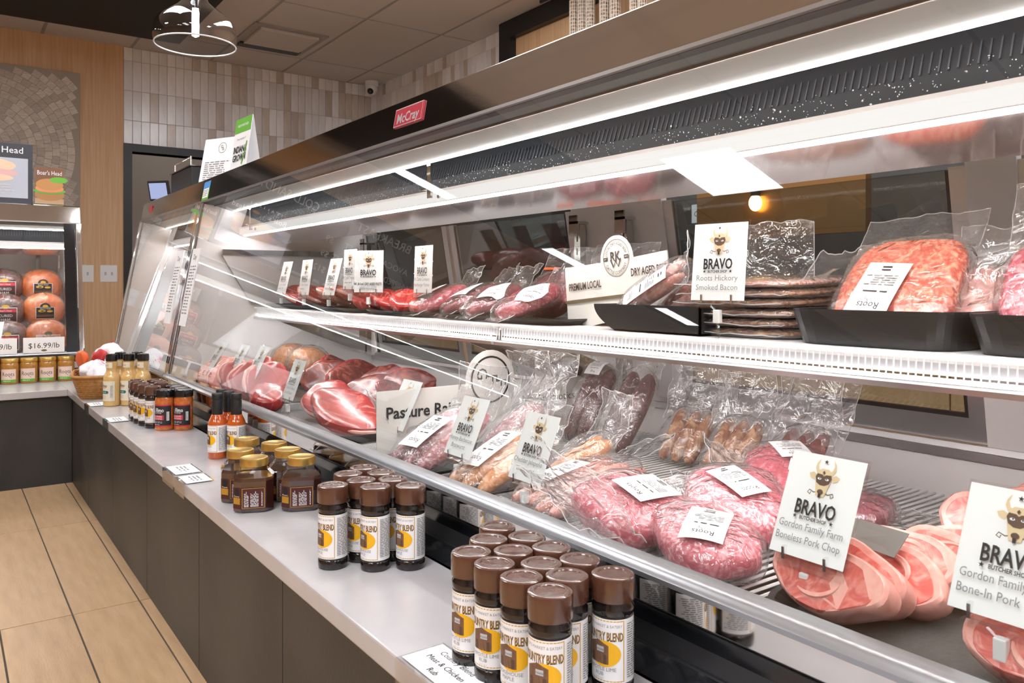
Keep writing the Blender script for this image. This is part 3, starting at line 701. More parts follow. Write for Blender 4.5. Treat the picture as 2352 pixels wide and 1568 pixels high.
# rear doors: leaning plane from (1.51,.585) to (1.425,1.075)
rx = lambda z: 1.508 - (z - .585) * .173
def rplate(ya, yb, za, zb, th=.014, dx=0): return MB().prism([(rx(za) + dx, za), (rx(zb) + dx, zb), (rx(zb) + dx + th, zb), (rx(za) + dx + th, za)], ya, yb)
yr = lambda px, z=.94: PX(px, HYP - (z - H) / 1.0, rx(z)).y
doors = [(-.55, .575), (.655, 1.36), (1.70, 2.36), (2.38, 3.05)]
for a, b in doors:
    f = part('rear_door', rplate(a, a + .03, .587, 1.075), M['alu'])
    part('stile', rplate(b - .03, b, .587, 1.075), M['alu'], f); f2 = f
    part('bottom_rail', rplate(a + .03, b - .03, .587, .632), M['alu'], f)
    part('seal', rplate(a + .03, b - .03, .632, .640, .012).prism([(rx(.64), .64), (rx(1.07), 1.07), (rx(1.07) + .01, 1.07), (rx(.64) + .01, .64)], a + .03, a + .036), M['black'], f)
    part('pane', rplate(a + .036, b - .03, .640, 1.072, .005, .004), M['doorglass'], f)
for a, b, m in ((1.36, 1.70, 'casewhite'), (.575, .655, 'casewhite')): part('rear_post', rplate(a, b, .585, 1.09, .02, -.004), M[m])
for yy in (1.655, 1.475, 2.99):
    xx = 1.405 if yy < 2.9 else 1.41
    part('slotted_upright', MB().box(xx, xx + .02, yy - .012, yy + .012, .59, 1.035), M['steel'])
    sl = MB()
    for k in range(9): sl.box(xx - .0006, xx, yy - .0025, yy + .0025, .70 + k * .036, .718 + k * .036)
    part('upright_slots', sl, M['black'])
    part('upright_cap', MB().box(xx - .02, xx + .03, yy - .022, yy + .012, 1.035, 1.042).box(xx - .02, xx - .016, yy - .022, yy + .012, 1.0, 1.058), M['steel'])
    part('shelf_bracket', MB().prism([(xx, .74), (xx, .60), (xx - .02, .60), (1.0, .752), (1.0, .775), (xx, .775)], yy - .004, yy + .004), M['steel'])
    part('bracket_gap', MB().prism([(xx - .03, .742), (xx - .03, .66), (1.16, .742)], yy - .0045, yy + .0045), M['casewhite'])
# hood hangers and screws
for yy in (1.60, 2.9):
    part('hood_hanger', MB().box(.912, .918, yy - .008, yy + .008, 1.07, 1.16).box(.900, .918, yy - .012, yy + .012, 1.088, 1.092), M['chrome'])
    part('screw', MB().tube([(.922, yy - .025, 1.073), (.926, yy - .025, 1.073)], .005, 8), M['steel'])
# bracket arm on the far end wall
part('arm_bar', MB().box(.86, 1.30, 3.055, 3.07, .985, 1.005), M['steel'])
part('arm_plate', MB().prism([(.86, .985), (1.30, .985), (1.30, .80), (.97, .80)], 3.066, 3.078), mat('armplate', (.50, .48, .48), .4, metal=.3))
# maker badge on the canopy
pb = PX(940, 264, .801)
t = (pb.z - 1.18) / .0845
bd = link('badge', None, mc, (.793 + .0158 * t - .66 - .0006, pb.y - (MY0 + MY1) / 2, pb.z), (0, math.radians(-10.6), PI))
MB().bbox(-.001, .003, -.062, .062, -.021, .021, .0015).build('badge_plate', M['red'], bd)
Print().text('McCray', 0, -.002, .022, M['silver'], maxw=.105, bold=True).frame(-.06, -.0195, .06, .0195, .0015, M['silver']).build('badge_lettering', bd, loc=(.003, 0, 0))
# paper notes stuck on the glass at the far post
def note(px0, px1, py0, py1, ypos, nm, lab):
    n = thing(nm, lab, 'notice', (gl(.5)[0] - .0015, ypos, gl(.5)[1]), (0, 0, 0))
    p = Print().rect(-.05, -.14, .05, .14, M['paper']).fine(-.04, -.10, .04, .08, 16, M['grey'], 4).text('Day', 0, .11, .02, M['ink'])
    b = p.mb(lambda u, v, q: (-q + v * .1867, -u, v)); o = b.build('sheet', p.mats, n); return n
n1 = note(0, 0, 0, 0, 3.02, 'paper_notice', 'tall white paper list taped inside the corner of the meat case glass')
# ---- second case section at the corner
SY0, SY1 = 3.108, 4.20
s2 = thing('corner_display_case', 'shorter glass meat case beyond the chrome post, empty and white inside', 'display case', (.66, (SY0 + SY1) / 2, 0))
part2 = make_case(s2, SY0, SY1, (SY0, SY1))
part2('deck_plate', MB().box(.70, 1.45, SY0 + .03, SY1 - .03, ZD - .01, ZD), M['casewhite'])
part2('rear_panel', rplate(SY0, SY1, .587, 1.075), M['casewhite'])
part2('wall_bracket', MB().prism([(1.0, .90), (1.15, .95), (1.15, .80)], 4.14, 4.175), M['steel'])
part2('badge', MB().box(.798, .801, 3.98, 4.03, 1.205, 1.24), M['red'])
n2 = note(0, 0, 0, 0, 3.26, 'paper_notice', 'white paper list with red heading on the corner case glass')
# ---- deli case on the left, same make, turned a quarter
LX, LY = .575, 3.745
dc = thing('deli_display_case', 'glass deli case full of wrapped hams against the oak wall', 'display case', (LX - 1.3, LY + .66, 0), (0, 0, PI / 2))
part3 = make_case(dc, 0, 2.6, (0, 2.6))
part3('deck_plate', MB().box(.70, 1.45, .03, 2.57, ZD - .01, ZD), M['casewhite'])
part3('side_panel', MB().prism([(.70, .45), (.70, .56), (.81, 1.18), (.83, 1.25), (1.44, 1.25), (1.52, .45)], -.006, -.0005), M['chrome'])
part3('post_cover', MB().prism([(.664, .549), (.782, 1.178), (.79, 1.178), (.672, .549)], .026, .075), M['blackgloss'])
for a, b in ((.10, .16), (.5, .56), (1.2, 1.26)): part3('slotted_upright', MB().box(1.40, 1.42, a + .02, a + .04, .6, 1.05), M['steel'])
part3('rear_glass', rplate(.40, 2.5, .64, 1.06), mat('rearglass', (.12, .12, .11), .15))
part3('rear_panel', rplate(.03, .40, .587, 1.075), M['casewhite'])
# ================================================================ GOODS ON THE LEDGE
def place(proto, spots, labels=None, used=[]):
    out = []
    for i, (x, y, z, a) in enumerate(spots):
        o = proto if i == 0 else copy_tree(proto)
        o.location = (x, y, z); o.rotation_euler = (0, 0, math.radians(a))
        if labels: o['label'] = labels[i] if isinstance(labels, (list, tuple)) else labels
        out.append(o)
    return out
def barn_label(lines, u=.028, v=.033, sc=1.0):
    p = Print(); k = sc
    p.rect(-.030 * k, -.035 * k, .066 * k, .035 * k, M['paper'], 24)
    p.frame(-.0275 * k, -.0335 * k, .0275 * k, .0335 * k, .0012 * k, M['gold'], 14)
    p.text('ROOTS MARKET & EATERY', 0, .0275 * k, .0032 * k, M['grey'], maxw=.050 * k)
    p.text('COUNTRY BLEND', .0004 * k, .0163 * k, .0098 * k, M['ink'], maxw=.0515 * k, bold=True)
    p.text('COUNTRY BLEND', 0, .0168 * k, .0094 * k, M['goldtext'], maxw=.051 * k)
    p.ell(.003 * k, -.003 * k, .0205 * k, .0145 * k, M['yellow'])
    p.poly([(-.0175 * k, -.0145 * k), (.009 * k, -.0145 * k), (.009 * k, .006 * k), (-.004 * k, .0115 * k), (-.0175 * k, .006 * k)], M['barn'])
    p.poly([(-.006 * k, -.0015 * k), (.0035 * k, -.0015 * k), (.0035 * k, .0045 * k), (-.006 * k, .0045 * k)], M['lgrey'])
    p.text('roots', -.0012 * k, .0015 * k, .003 * k, M['ink'])
    p.rect(-.014 * k, -.0145 * k, -.010 * k, -.004 * k, M['bullbrown']); p.rect(.003 * k, -.0145 * k, .0065 * k, -.004 * k, M['bullbrown'])
    for i, t in enumerate(lines): p.text(t, -.002 * k, (-.0195 - .0055 * i) * k, .0042 * k, M['grey'], maxw=.045 * k)
    p.text('NET WT', -.002 * k, -.0305 * k, .0022 * k, M['lgrey'])
    p.fine(.031 * k, -.030 * k, .063 * k, .031 * k, 24, M['grey'], len(lines[0]))
    return p
capm = MB().lathe([(.0240, .1050), (.0252, .1052), (.0256, .107), (.0256, .1280), (.0248, .1312), (.0222, .1326), (.0180, .1318), (.0172, .1306), (.0, .1300)], 32).mesh(M['capbrown'], 'cap')
bodm = MB().lathe([(.0, 0), (.0215, 0), (.0240, .002), (.0245, .006), (.0245, .0135), (.0234, .0150), (.0238, .0165), (.0238, .0885), (.0234, .0900), (.0245, .0920), (.0245, .0985), (.0225, .1015), (.0225, .1055)], 32).mesh(M['spice'], 'body')
def spice(lab, lines):
    t = thing('spice_bottle', lab, 'bottle'); t.scale = (.965, .965, 1); link('body', bodm, t); link('cap', capm, t)
    barn_label(lines).build('label', t, R=.0240, loc=(0, 0, .0530), lift=.00006)
    return t
L1 = 'dark brown capped spice bottle with lime rub label, in the crowd of thirteen'
L2 = 'dark brown capped spice bottle with maple label, in the crowd of thirteen'
GA = 'spice bottles crowded in the cluster of thirteen'
chip = ['CHIPOTLE LIME', 'RUB']; smok = ['SMOKEHOUSE', 'MAPLE']
rg = random.Random(2)
A = [(.525, .663), (.525, .767), (.525, .817), (.615, .663), (.569, .688), (.569, .735), (.615, .720), (.615, .774), (.569, .791), (.615, .825), (.569, .845), (.609, .883)]
place(spice(L1, chip), [(x, y, ZK + .0002, 200 + rg.uniform(-7, 7)) for x, y in A], L1)
place(spice(L2, smok), [(.525, .714, ZK + .0002, 199)], L2)
for o in list(bpy.data.objects):
    if o.name.startswith('spice_bottle'): o['group'] = GA
B = [(.518, 1.221), (.570, 1.173), (.619, 1.145), (.570, 1.226), (.616, 1.202), (.621, 1.255), (.571, 1.280), (.613, 1.308)]
LB = 'dark brown capped spice bottle with maple barn label, beside the gold lidded jars'
mp_ = spice(LB, smok); mp_['group'] = 'spice bottles beside the gold lidded jars'
place(mp_, [(x, y, ZK + .0002, 190 + rg.uniform(-6, 6)) for x, y in B], LB)
Cc = [(.554, 2.745), (.545, 2.805), (.541, 2.860), (.540, 2.914), (.600, 2.835), (.600, 2.888), (.600, 2.942), (.546, 2.968)]
LC = 'dark spice bottle with brown cap, in the far rows behind the black capped seasoning'
fp = spice(LC, smok); fp['group'] = 'spice bottles behind the black capped seasoning'
place(fp, [(x, y, ZK + .0002, 205 + rg.uniform(-5, 5)) for x, y in Cc], LC)
# ---- black-capped red seasoning
def seasoning(lab):
    t = thing('seasoning_bottle', lab, 'bottle', group='black capped seasoning bottles')
    MB().lathe([(0, 0), (.0265, 0), (.0288, .003), (.0288, .010), (.0280, .0125), (.0280, .080), (.0286, .085), (.0286, .096), (.026, .104)], 32).build('body', M['rub'], t)
    MB().lathe([(.0270, .1035), (.0288, .104), (.0290, .122), (.0275, .1262), (.021, .1270), (.0, .1255)], 28).build('cap', M['blackgloss'], t)
    p = Print(); p.rect(-.045, -.034, .045, .034, M['redink'], 24).rect(-.045, -.0305, .045, .0305, mat('charcoal', (.022, .02, .022), .5), 24)
    p.text('St. Elmo', 0, .0175, .0125, M['white'], maxw=.044, bold=True).text('STEAK HOUSE', 0, .008, .0035, M['white'], maxw=.040)
    p.rect(-.022, -.0135, .022, .0015, M['redink'], 10).text('BLACKENED', 0, -.0025, .005, M['paper'], maxw=.034).text('SEASONING', 0, -.0095, .005, M['paper'], maxw=.034)
    p.fine(-.02, -.024, .02, -.017, 2, M['lgrey'], 3).fine(-.02, -.029, .018, -.0265, 1, M['white'], 5).rect(.030, -.016, .038, .012, M['paper'], 2).fine(.031, -.015, .037, .011, 14, M['ink'], 8)
    p.build('label', t, R=.0282, loc=(0, 0, .047), lift=.00006); return t
S1 = 'red seasoning bottle with black cap and black steak house label'
place(seasoning(S1), [(.577, 2.688, ZK + .0002, 208), (.627, 2.658, ZK + .0002, 208), (.627, 2.720, ZK + .0002, 205), (.627, 2.780, ZK + .0002, 205)], ['red black-capped seasoning bottle standing off the rail, on the aisle side of the others', 'red black-capped seasoning bottle by the rail, closest to the hot sauce', 'red black-capped seasoning bottle in the middle of the three along the rail', 'red black-capped seasoning bottle by the rail, farthest from the hot sauce'])
# ---- hot sauce
def hotsauce(lab):
    t = thing('hot_sauce_bottle', lab, 'bottle', group='hot sauce bottles')
    MB().lathe([(0, 0), (.0215, 0), (.0235, .003), (.0235, .090), (.0222, .0975), (.0170, .108), (.0135, .116), (.0125, .120)], 30).build('body', M['hotsauce'], t)
    MB().lathe([(.0140, .1135), (.0139, .150), (.0128, .153), (.0128, .1545), (.0142, .155), (.0142, .1675), (.0130, .170), (0, .170)], 24).build('sleeve', M['black'], t)
    barn_label(['HOT SAUCE'], sc=1.0).build('label', t, R=.0238, loc=(0, 0, .053), lift=.00006); return t
H1 = 'orange hot sauce bottle with black neck sleeve and barn label'
place(hotsauce(H1), [(.595, 2.165, ZK + .0002, 188), (.636, 2.135, ZK + .0002, 192), (.632, 2.190, ZK + .0002, 190), (.628, 2.245, ZK + .0002, 190)], ['orange hot sauce bottle standing on the aisle side of the other three', 'orange hot sauce bottle by the rail, closest to the faceted jars', 'orange hot sauce bottle in the middle of the three along the rail', 'orange hot sauce bottle by the rail, farthest from the faceted jars'])
# ---- faceted jars with gold lids
def octa(a, c): return [(a, -c), (a, c), (c, a), (-c, a), (-a, c), (-a, -c), (-c, -a), (c, -a)]
def loft(rings):
    b = MB(); n = len(rings[0][0]); v = []
    for pts, z in rings: v += [(x, y, z) for x, y in pts]
    f = [(i * n + k, i * n + (k + 1) % n, (i + 1) * n + (k + 1) % n, (i + 1) * n + k) for i in range(len(rings) - 1) for k in range(n)]
    f += [tuple(range(n))[::-1], tuple(range((len(rings) - 1) * n, len(rings) * n))]; b.add(v, f); return b
def facet_jar(lab):
    t = thing('faceted_jar', lab, 'jar', group='faceted jars with gold lids')
    loft([(octa(.034, .020), 0), (octa(.0385, .0235), .004), (octa(.0385, .0235), .062), (octa(.036, .022), .068)]).build('preserve', M['preserve'], t)
    loft([(octa(.0350, .0205), -.0), (octa(.0393, .024), .0035), (octa(.0393, .024), .0665), (octa(.0255, .0145), .082), (octa(.0245, .0125), .090)]).build('glass', M['jarglass'], t)
    MB().lathe([(.0270, .0885), (.0280, .089), (.0280, .1015), (.0272, .1042), (.0235, .1050), (.0215, .1040), (0, .1036)], 32).build('lid', M['goldlid'], t)
    p = Print(); p.rect(-.0225, -.021, .0225, .021, mat('maroon', (.07, .012, .012), .4)).frame(-.0215, -.0198, .0215, .0198, .0007, M['gold'])
    p.fine(-.018, -.017, -.009, .015, 5, M['paper'], 2, vertical=True).fine(-.006, -.017, .010, .016, 7, M['paper'], 6, vertical=True).fine(.015, -.016, .018, .014, 2, M['paper'], 9, vertical=True)
    p.build('label', t, loc=(.0395, 0, .030))
    p = Print(); p.rect(-.0105, -.021, .0105, .021, mat('maroon', (.07, .012, .012), .4)).ell(0, .012, .007, .008, M['ink']).rect(-.009, -.012, .009, .001, M['goldtext']).text('Preserve', 0, .004, .003, M['paper'], maxw=.016)
    p.build('side_label', t, loc=(.0318 * .99 + .0002, -.0318 * .99, .030), rot=(0, 0, -PI / 4))
    return t
J1 = 'faceted glass jar of dark brown preserve with gold lid'
place(facet_jar(J1), [(.522, 1.632, ZK + .0002, 250), (.604, 1.585, ZK + .0002, 250), (.522, 1.724, ZK + .0002, 255), (.607, 1.672, ZK + .0002, 252), (.607, 1.758, ZK + .0002, 250), (.572, 1.812 + .03, ZK + .0002, 250)], ['gold lidded faceted jar on the aisle side, closest to the brown capped bottles', 'gold lidded faceted jar by the rail, closest to the brown capped bottles', 'gold lidded faceted jar on the aisle side, closest to the hot sauce', 'gold lidded faceted jar by the rail, second from the brown capped bottles', 'gold lidded faceted jar by the rail, third from the brown capped bottles', 'gold lidded faceted jar right behind the hot sauce end of its group'])
# ---- yellow dressing bottles
def dressing(lab):
    t = thing('dressing_bottle', lab, 'bottle', group='yellow dressing bottles'); t.scale = (.88, .88, 1)
    MB().lathe([(0, 0), (.030, 0), (.0335, .003), (.0335, .098), (.0328, .108), (.0285, .119), (.0225, .128), (.0205, .138), (.0215, .150), (.0235, .158), (.0235, .166), (.018, .170)], 32).build('body', M['dressing'], t)
    MB().lathe([(.0222, .1695), (.0238, .170), (.0240, .188), (.0225, .1945), (.012, .196), (0, .195)], 28).build('cap', M['blackgloss'], t)
    p = Print(); p.rect(-.05, -.037, .05, .037, mat('ivory', (.80, .74, .58), .5), 24)
    p.text('St. Elmo', -.004, .020, .013, M['ink'], maxw=.046, bold=True).text('STEAK HOUSE', -.004, .0105, .0036, M['redink'], maxw=.038)
    p.poly([(-.028, -.010), (.022, -.010), (.026, -.0045), (.022, .001), (-.028, .001)], M['teal']).text('REMOULADE', -.003, -.0045, .0048, M['paper'], maxw=.036)
    p.fine(-.02, -.030, .018, -.016, 3, M['lgrey'], 3).rect(.032, -.026, .044, .022, M['silver'], 3).fine(.033, -.025, .043, .021, 16, M['grey'], 8)
    p.build('label', t, R=.0337, loc=(0, 0, .058), lift=.00006)
    q = Print().rect(-.03, -.010, .03, .010, mat('ivory', (.80, .74, .58), .5), 20).text('Like It!', .0, 0, .007, M['ink'], maxw=.034); q.build('neck_label', t, R=.0238, loc=(0, 0, .154), lift=.00006)
    return t
D1 = 'yellow dressing bottle with black cap and cream and teal label'
place(dressing(D1), [(.528, 3.335, ZK + .0002, 196), (.585, 3.315, ZK + .0002, 196), (.628, 3.280, ZK + .0002, 190), (.570, 3.405, ZK + .0002, 200), (.626, 3.385, ZK + .0002, 195)], ['yellow dressing bottle showing its barcode, closest to the ledge edge', 'yellow dressing bottle in the middle of the row of three beside the spice bottles', 'yellow dressing bottle closest to the glass, in the row of three', 'yellow dressing bottle in the back pair, beside the wicker basket', 'yellow dressing bottle in the back pair, closest to the glass'])
# ---- row of small condiment jars on the deli ledge
def cond(lab):
    t = thing('condiment_jar', lab, 'jar', group='condiment jars on the deli ledge')
    MB().lathe([(0, 0), (.034, 0), (.037, .004), (.037, .082), (.036, .092), (.033, .099)], 28).build('body', M['mustard'], t)
    MB().lathe([(.034, .0985), (.0355, .099), (.0355, .113), (.034, .1165), (0, .116)], 28).build('lid', M['goldlid'], t)
    p = Print(); pk = mat('blush', (.80, .60, .50), .5)
    p.rect(-.033, -.034, .033, .026, pk, 16).rect(-.033, -.034, .033, -.022, M['green'], 16)
    p.text('Roots', .001, .004, .019, M['ink'], maxw=.050).line([(.004, -.003), (.008, -.010), (.014, -.012), (.014, -.017)], .0012, M['ink']).fine(-.02, -.030, .022, -.026, 1, M['paper'], 2)
    p.build('label', t, R=.0373, loc=(0, 0, .044), lift=.00006); return t
C1 = 'small jar of brown relish with gold lid, pink and green label'
place(cond(C1), [(x, 4.345, ZK + .0002, 255) for x in (.262, .338, .414, .490, .184, .106)], ['gold lidded relish jar, %s from the chrome post of the deli case' % n_ for n_ in ('fourth', 'third', 'second', 'first', 'fifth', 'sixth')])
# ---- wicker basket with paper bread bags
bk = thing('wicker_basket', 'brown wicker basket holding bread bags at the counter corner', 'basket', (.545, 3.70, ZK), (0, 0, math.radians(-10)))
def rr(a, b, n=40): return [(a * math.copysign(abs(math.cos(2 * PI * k / n)) ** .5, math.cos(2 * PI * k / n)), b * math.copysign(abs(math.sin(2 * PI * k / n)) ** .5, math.sin(2 * PI * k / n))) for k in range(n)]
wv = MB()
for j in range(10):
    k = 1 + .035 * j; pts = []
    for i, (x, y) in enumerate(rr(.075 * k, .135 * k, 48)):
        s = .0025 * (1 if (i + j) % 2 else -1); r = math.hypot(x, y); pts.append((x + x / r * s, y + y / r * s, .005 + j * .0085))
    wv.tube(pts + [pts[0]], .0042, 5, cap=False)
wv.build('weave', M['wicker'], bk)
MB().box(-.07, .07, -.125, .125, .0005, .006).build('base', M['wicker'], bk)
rm = [(x, y, .092) for x, y in rr(.104, .185, 48)]; MB().tube(rm + [rm[0]], .0068, 6, cap=False).build('rim', M['wicker'], bk)
GB = 'bread bags in the wicker basket'
def bag(loc, s, rot, m, lab, seed):
    t = thing('bread_bag', lab, 'bag', loc, rot, GB)
    MB().blob(*s, e=.55, e2=.5, amp=.020, fq=20, seed=seed, nu=36, nv=20).build('bag', m, t)
    if m is M['linen']:
        p = Print().fine(-.03, -.02, .03, .02, 4, M['redink'], 3); p.build('print', t, loc=(s[0] * .8, -.01, .02))
bag((.523, 3.64, .518), (.040, .10, .024), (math.radians(10), math.radians(-38), .2), M['linen'], 'white printed bread bag leaning out over the basket rim', 2)
bag((.592, 3.655, .548), (.034, .085, .026), (math.radians(20), math.radians(-30), -.3), M['linen'], 'white bread bag lying across the middle of the basket', 5)
bag((.585, 3.80, .580), (.034, .06, .028), (math.radians(-15), math.radians(-20), .5), M['linen'], 'white bread bag with its folded end raised, at the back of the basket', 9)
bag((.545, 3.765, .548), (.016, .040, .040), (0, .3, .4), M['redcloth'], 'red bread bag standing at the back of the basket', 4)
bag((.50, 3.80, .535), (.018, .03, .055), (0, -.2, .2), M['orangecloth'], 'orange bread bag standing behind the white printed bag', 7)
# ---- acrylic price clips on the ledge edge
def clip(px, py, lab, w=.055, d=.066, txt=None):
    p = PZ(px, py, ZK); t = thing('price_clip', lab, 'price tag', (.4535, p.y, ZK), group='acrylic price clips on the ledge edge')
    MB().box(-.001, d, -w, w, .0005, .002).box(-.0030, -.001, -w, w, -.032, .002).build('holder', M['acrylic'], t)
    q = Print().rect(-w + .004, .004, w - .004, d - .004, M['paper'])
    if txt:
        for i, s in enumerate(txt): q.text(s, 0, d - .016 - .017 * i, .009, M['ink'], maxw=2 * w - .014)
    else: q.fine(-w * .6, .02, w * .7, d - .02, 3, M['grey'], int(px))
    q.build('card', t, fn=lambda u, v, z: (v, -u, z + .0025))
clip(385, 1084, 'clear price clip on the ledge edge, the farther of an adjoining pair', .056); clip(410, 1106, 'clear price clip on the ledge edge, the nearer of an adjoining pair', .045)
clip(250, 966, 'single clear price clip on the ledge edge below the far spice bottles'); clip(212, 930, 'single clear price clip on the ledge edge below the dressing bottles')
clip(1003, 1545, 'clear price clip with script lettering in front of the thirteen spice bottles', .06, .066, ['Country Blend', 'Meat & Chicken', 'Rub'])
# price tickets in front of the hams
for i, (px0, px1, tx, lab) in enumerate(((53, 148, '$16.99/lb', 'white price ticket reading 16.99 a pound before the orange hams'), (-60, 39, '$13.99/lb', 'white price ticket before the dark hams'))):
    a = PY(px0, 790, 4.405); b = PY(px1, 822, 4.405)
    t = thing('price_ticket', lab, 'price tag', ((a.x + b.x) / 2, 4.402, .5495), (0, 0, -PI / 2))
    wd = (b.x - a.x) / 2; MB().box(-.002, 0, -wd, wd, 0, .072).build('card', M['paper'], t)
    Print().text(tx, 0, .034, .026, M['ink'], maxw=wd * 1.5).ell(0, .010, .012, .005, M['olive']).build('lettering', t)
# ---- counter-top cards and equipment on the case canopy
ZT = 1.2685
def tent(px, py, w, h, lab, nm, rz, fn_, lean=12, x=.90, off=0, emb=None):
    q = PX(px, py, x); t = thing(nm, lab, 'sign', (x, q.y + off, ZT), (0, 0, math.radians(rz)))
    la = math.tan(math.radians(lean))
    b = MB(); b.add([(0, -w / 2, 0), (0, w / 2, 0), (-la * h, w / 2, h), (-la * h, -w / 2, h), (-.002, -w / 2, 0), (-.002, w / 2, 0), (-la * h - .002, w / 2, h), (-la * h - .002, -w / 2, h)],
                    [(0, 1, 2, 3), (7, 6, 5, 4), (0, 4, 5, 1), (1, 5, 6, 2), (2, 6, 7, 3), (3, 7, 4, 0)]); b.build('card', M['paper'], t)
    b = MB(); b.add([(-la * h - .003, -w / 2, h), (-la * h - .003, w / 2, h), (-2 * la * h - .003, w / 2, 0), (-2 * la * h - .003, -w / 2, 0)], [(0, 1, 2, 3), (3, 2, 1, 0)]); b.build('back_leg', M['paper'], t)
    p = Print(); fn_(p, w, h); p.build('print', t, fn=lambda u, v, z: (z + .0004 - la * v, u, v))
    if emb: p = Print(); emb(p, w, h); p.build('emblem', t, fn=lambda u, v, z: (z + .0004 - la * v, u, v))
tent(490, 400, .185, .185, 'white tent card with round emblem and small print on the case top', 'tent_card', 207, lambda p, w, h: p.fine(-w * .4, h * .08, w * .4, h * .5, 9, M['grey'], 3), x=.875, off=-.02, emb=lambda p, w, h: p.ring(.01, h * .78, .020, .0215, M['ink'], 24).text('GFF', .01, h * .78, .012, M['ink'], rot=-60))
tent(545, 385, .145, .185, 'white card with green top band standing on the case top', 'state_card', 184,
     lambda p, w, h: p.rect(-w / 2, h * .72, w / 2, h, M['green']).text('FARM PARTNER', 0, h * .86, .010, M['paper'], maxw=w * .8).text('Proud member of', 0, h * .60, .008, M['grey'], maxw=w * .7).text('INDIANA', 0, h * .40, .024, M['ink'], maxw=w * .8, bold=True).text('GROWN', 0, h * .24, .024, M['ink'], maxw=w * .8, bold=True).line([(w * .2, h * .1), (w * .33, h * .3), (w * .38, h * .52)], .008, M['green']), lean=8, x=.835, off=0)
st = PX(474, 455, .80)
t = thing('sticker', 'small blue and green sticker on the canopy face over the joint', 'sticker', (.7995, st.y, 1.218), (0, 0, PI))
Print().rect(-.045, -.035, .045, .036, M['green']).rect(-.045, .005, .045, .036, mat('skyblue', (.08, .30, .65), .5)).rect(-.035, -.025, .035, .010, M['paper']).fine(-.03, -.02, .03, .006, 4, M['grey'], 3).build('sticker_sheet', t, fn=lambda u, v, z: (z - v * .187, u, v))
sca = PX(420, 430, 1.05)
t = thing('label_printer', 'black label printer with chrome rail and screen on the corner case top', 'printer', (.94, 3.72, ZT))
MB().bbox(-.08, .20, -.20, .16, .0, .105, .006).build('body', M['black'], t)
MB().tube([(-.07, .12, .105), (-.07, .12, .150), (-.07, -.16, .150), (-.07, -.16, .105)], .0035, 6).tube([(.15, .12, .105), (.15, .12, .150), (.15, -.16, .150), (.15, -.16, .105)], .0035, 6).build('rail', M['chrome'], t)
MB().box(-.085, .21, -.205, .165, .1055, .110).build('top_plate', M['steel'], t)
scr = link('display', None, t, (-.085, .36, .005), (0, math.radians(14), math.radians(222)))
MB().bbox(-.014, .0, -.055, .055, 0, .095, .004).build('display_case', M['black'], scr); MB().box(.0003, .0012, -.046, .046, .01, .085).build('screen', M['screen'], scr)
# ---- deli signs on the deli case top
sg = PY(75, 466, 4.60); a = PY(0, 350, 4.60)
t = thing('deli_sign', 'dark framed deli poster sign standing on the deli case', 'sign', (sg.x - .22, 4.60, ZT), (0, 0, -PI / 2))
hh = PY(60, 330, 4.60).z - ZT
MB().bbox(-.02, .0, -.22, .22, 0, hh, .004).build('board', mat('slateblue', (.045, .045, .055), .5), t)
p = Print().rect(-.20, .03, .20, hh - .075, mat('mistblue', (.45, .47, .53), .5)).ell(.02, hh * .62, .13, .035, mat('bun', (.75, .55, .38), .6)).ell(.02, hh * .50, .14, .022, mat('pinkham', (.70, .42, .40), .6)).ell(.02, hh * .42, .12, .02, mat('bun', (.75, .55, .38), .6))
p.text("Boar's", -.10, hh - .035, .032, M['paper'], maxw=.14).ell(.035, hh - .036, .022, .009, M['goldtext']).text('Head', .135, hh - .035, .032, M['paper'], maxw=.12).fine(-.16, .045, .16, .10, 4, M['lgrey'], 3)
p.build('print', t)
b0 = PY(78, 468, 4.60); b1 = PY(148, 388, 4.60); bw = (b1.x - b0.x) / 2
t = thing('brochure_holder', 'clear holder with burger photo brochures on the deli case', 'brochure holder', (b0.x + bw, 4.59, ZT), (0, 0, -PI / 2))
MB().box(-.03, .004, -bw, bw, 0, .006).box(.002, .004, -bw, bw, 0, .07).box(-.032, -.030, -bw, bw, 0, .14).build('holder', M['acrylic'], t)
bh = b1.z - ZT; MB().box(-.026, -.001, -bw + .004, bw - .004, .007, bh).build('brochures', M['paper'], t)
p = Print().rect(-bw + .004, .007, bw - .004, bh, mat('warmbrown', (.20, .09, .045), .5)).rect(-bw + .004, .008, bw - .004, .035, mat('board', (.55, .36, .2), .5)).ell(0, bh * .28, .065, .03, mat('bun2', (.50, .24, .08), .5)).ell(0, bh * .38, .07, .016, M['green']).ell(.0, bh * .45, .062, .022, mat('ham2', (.70, .25, .12), .5)).ell(0, bh * .55, .06, .03, mat('bun2', (.50, .24, .08), .5)).ell(.04, bh * .68, .04, .015, M['green'])
p.text("Boar's Head", 0, bh * .86, .022, M['paper'], maxw=bw * 1.6).build('cover', t)
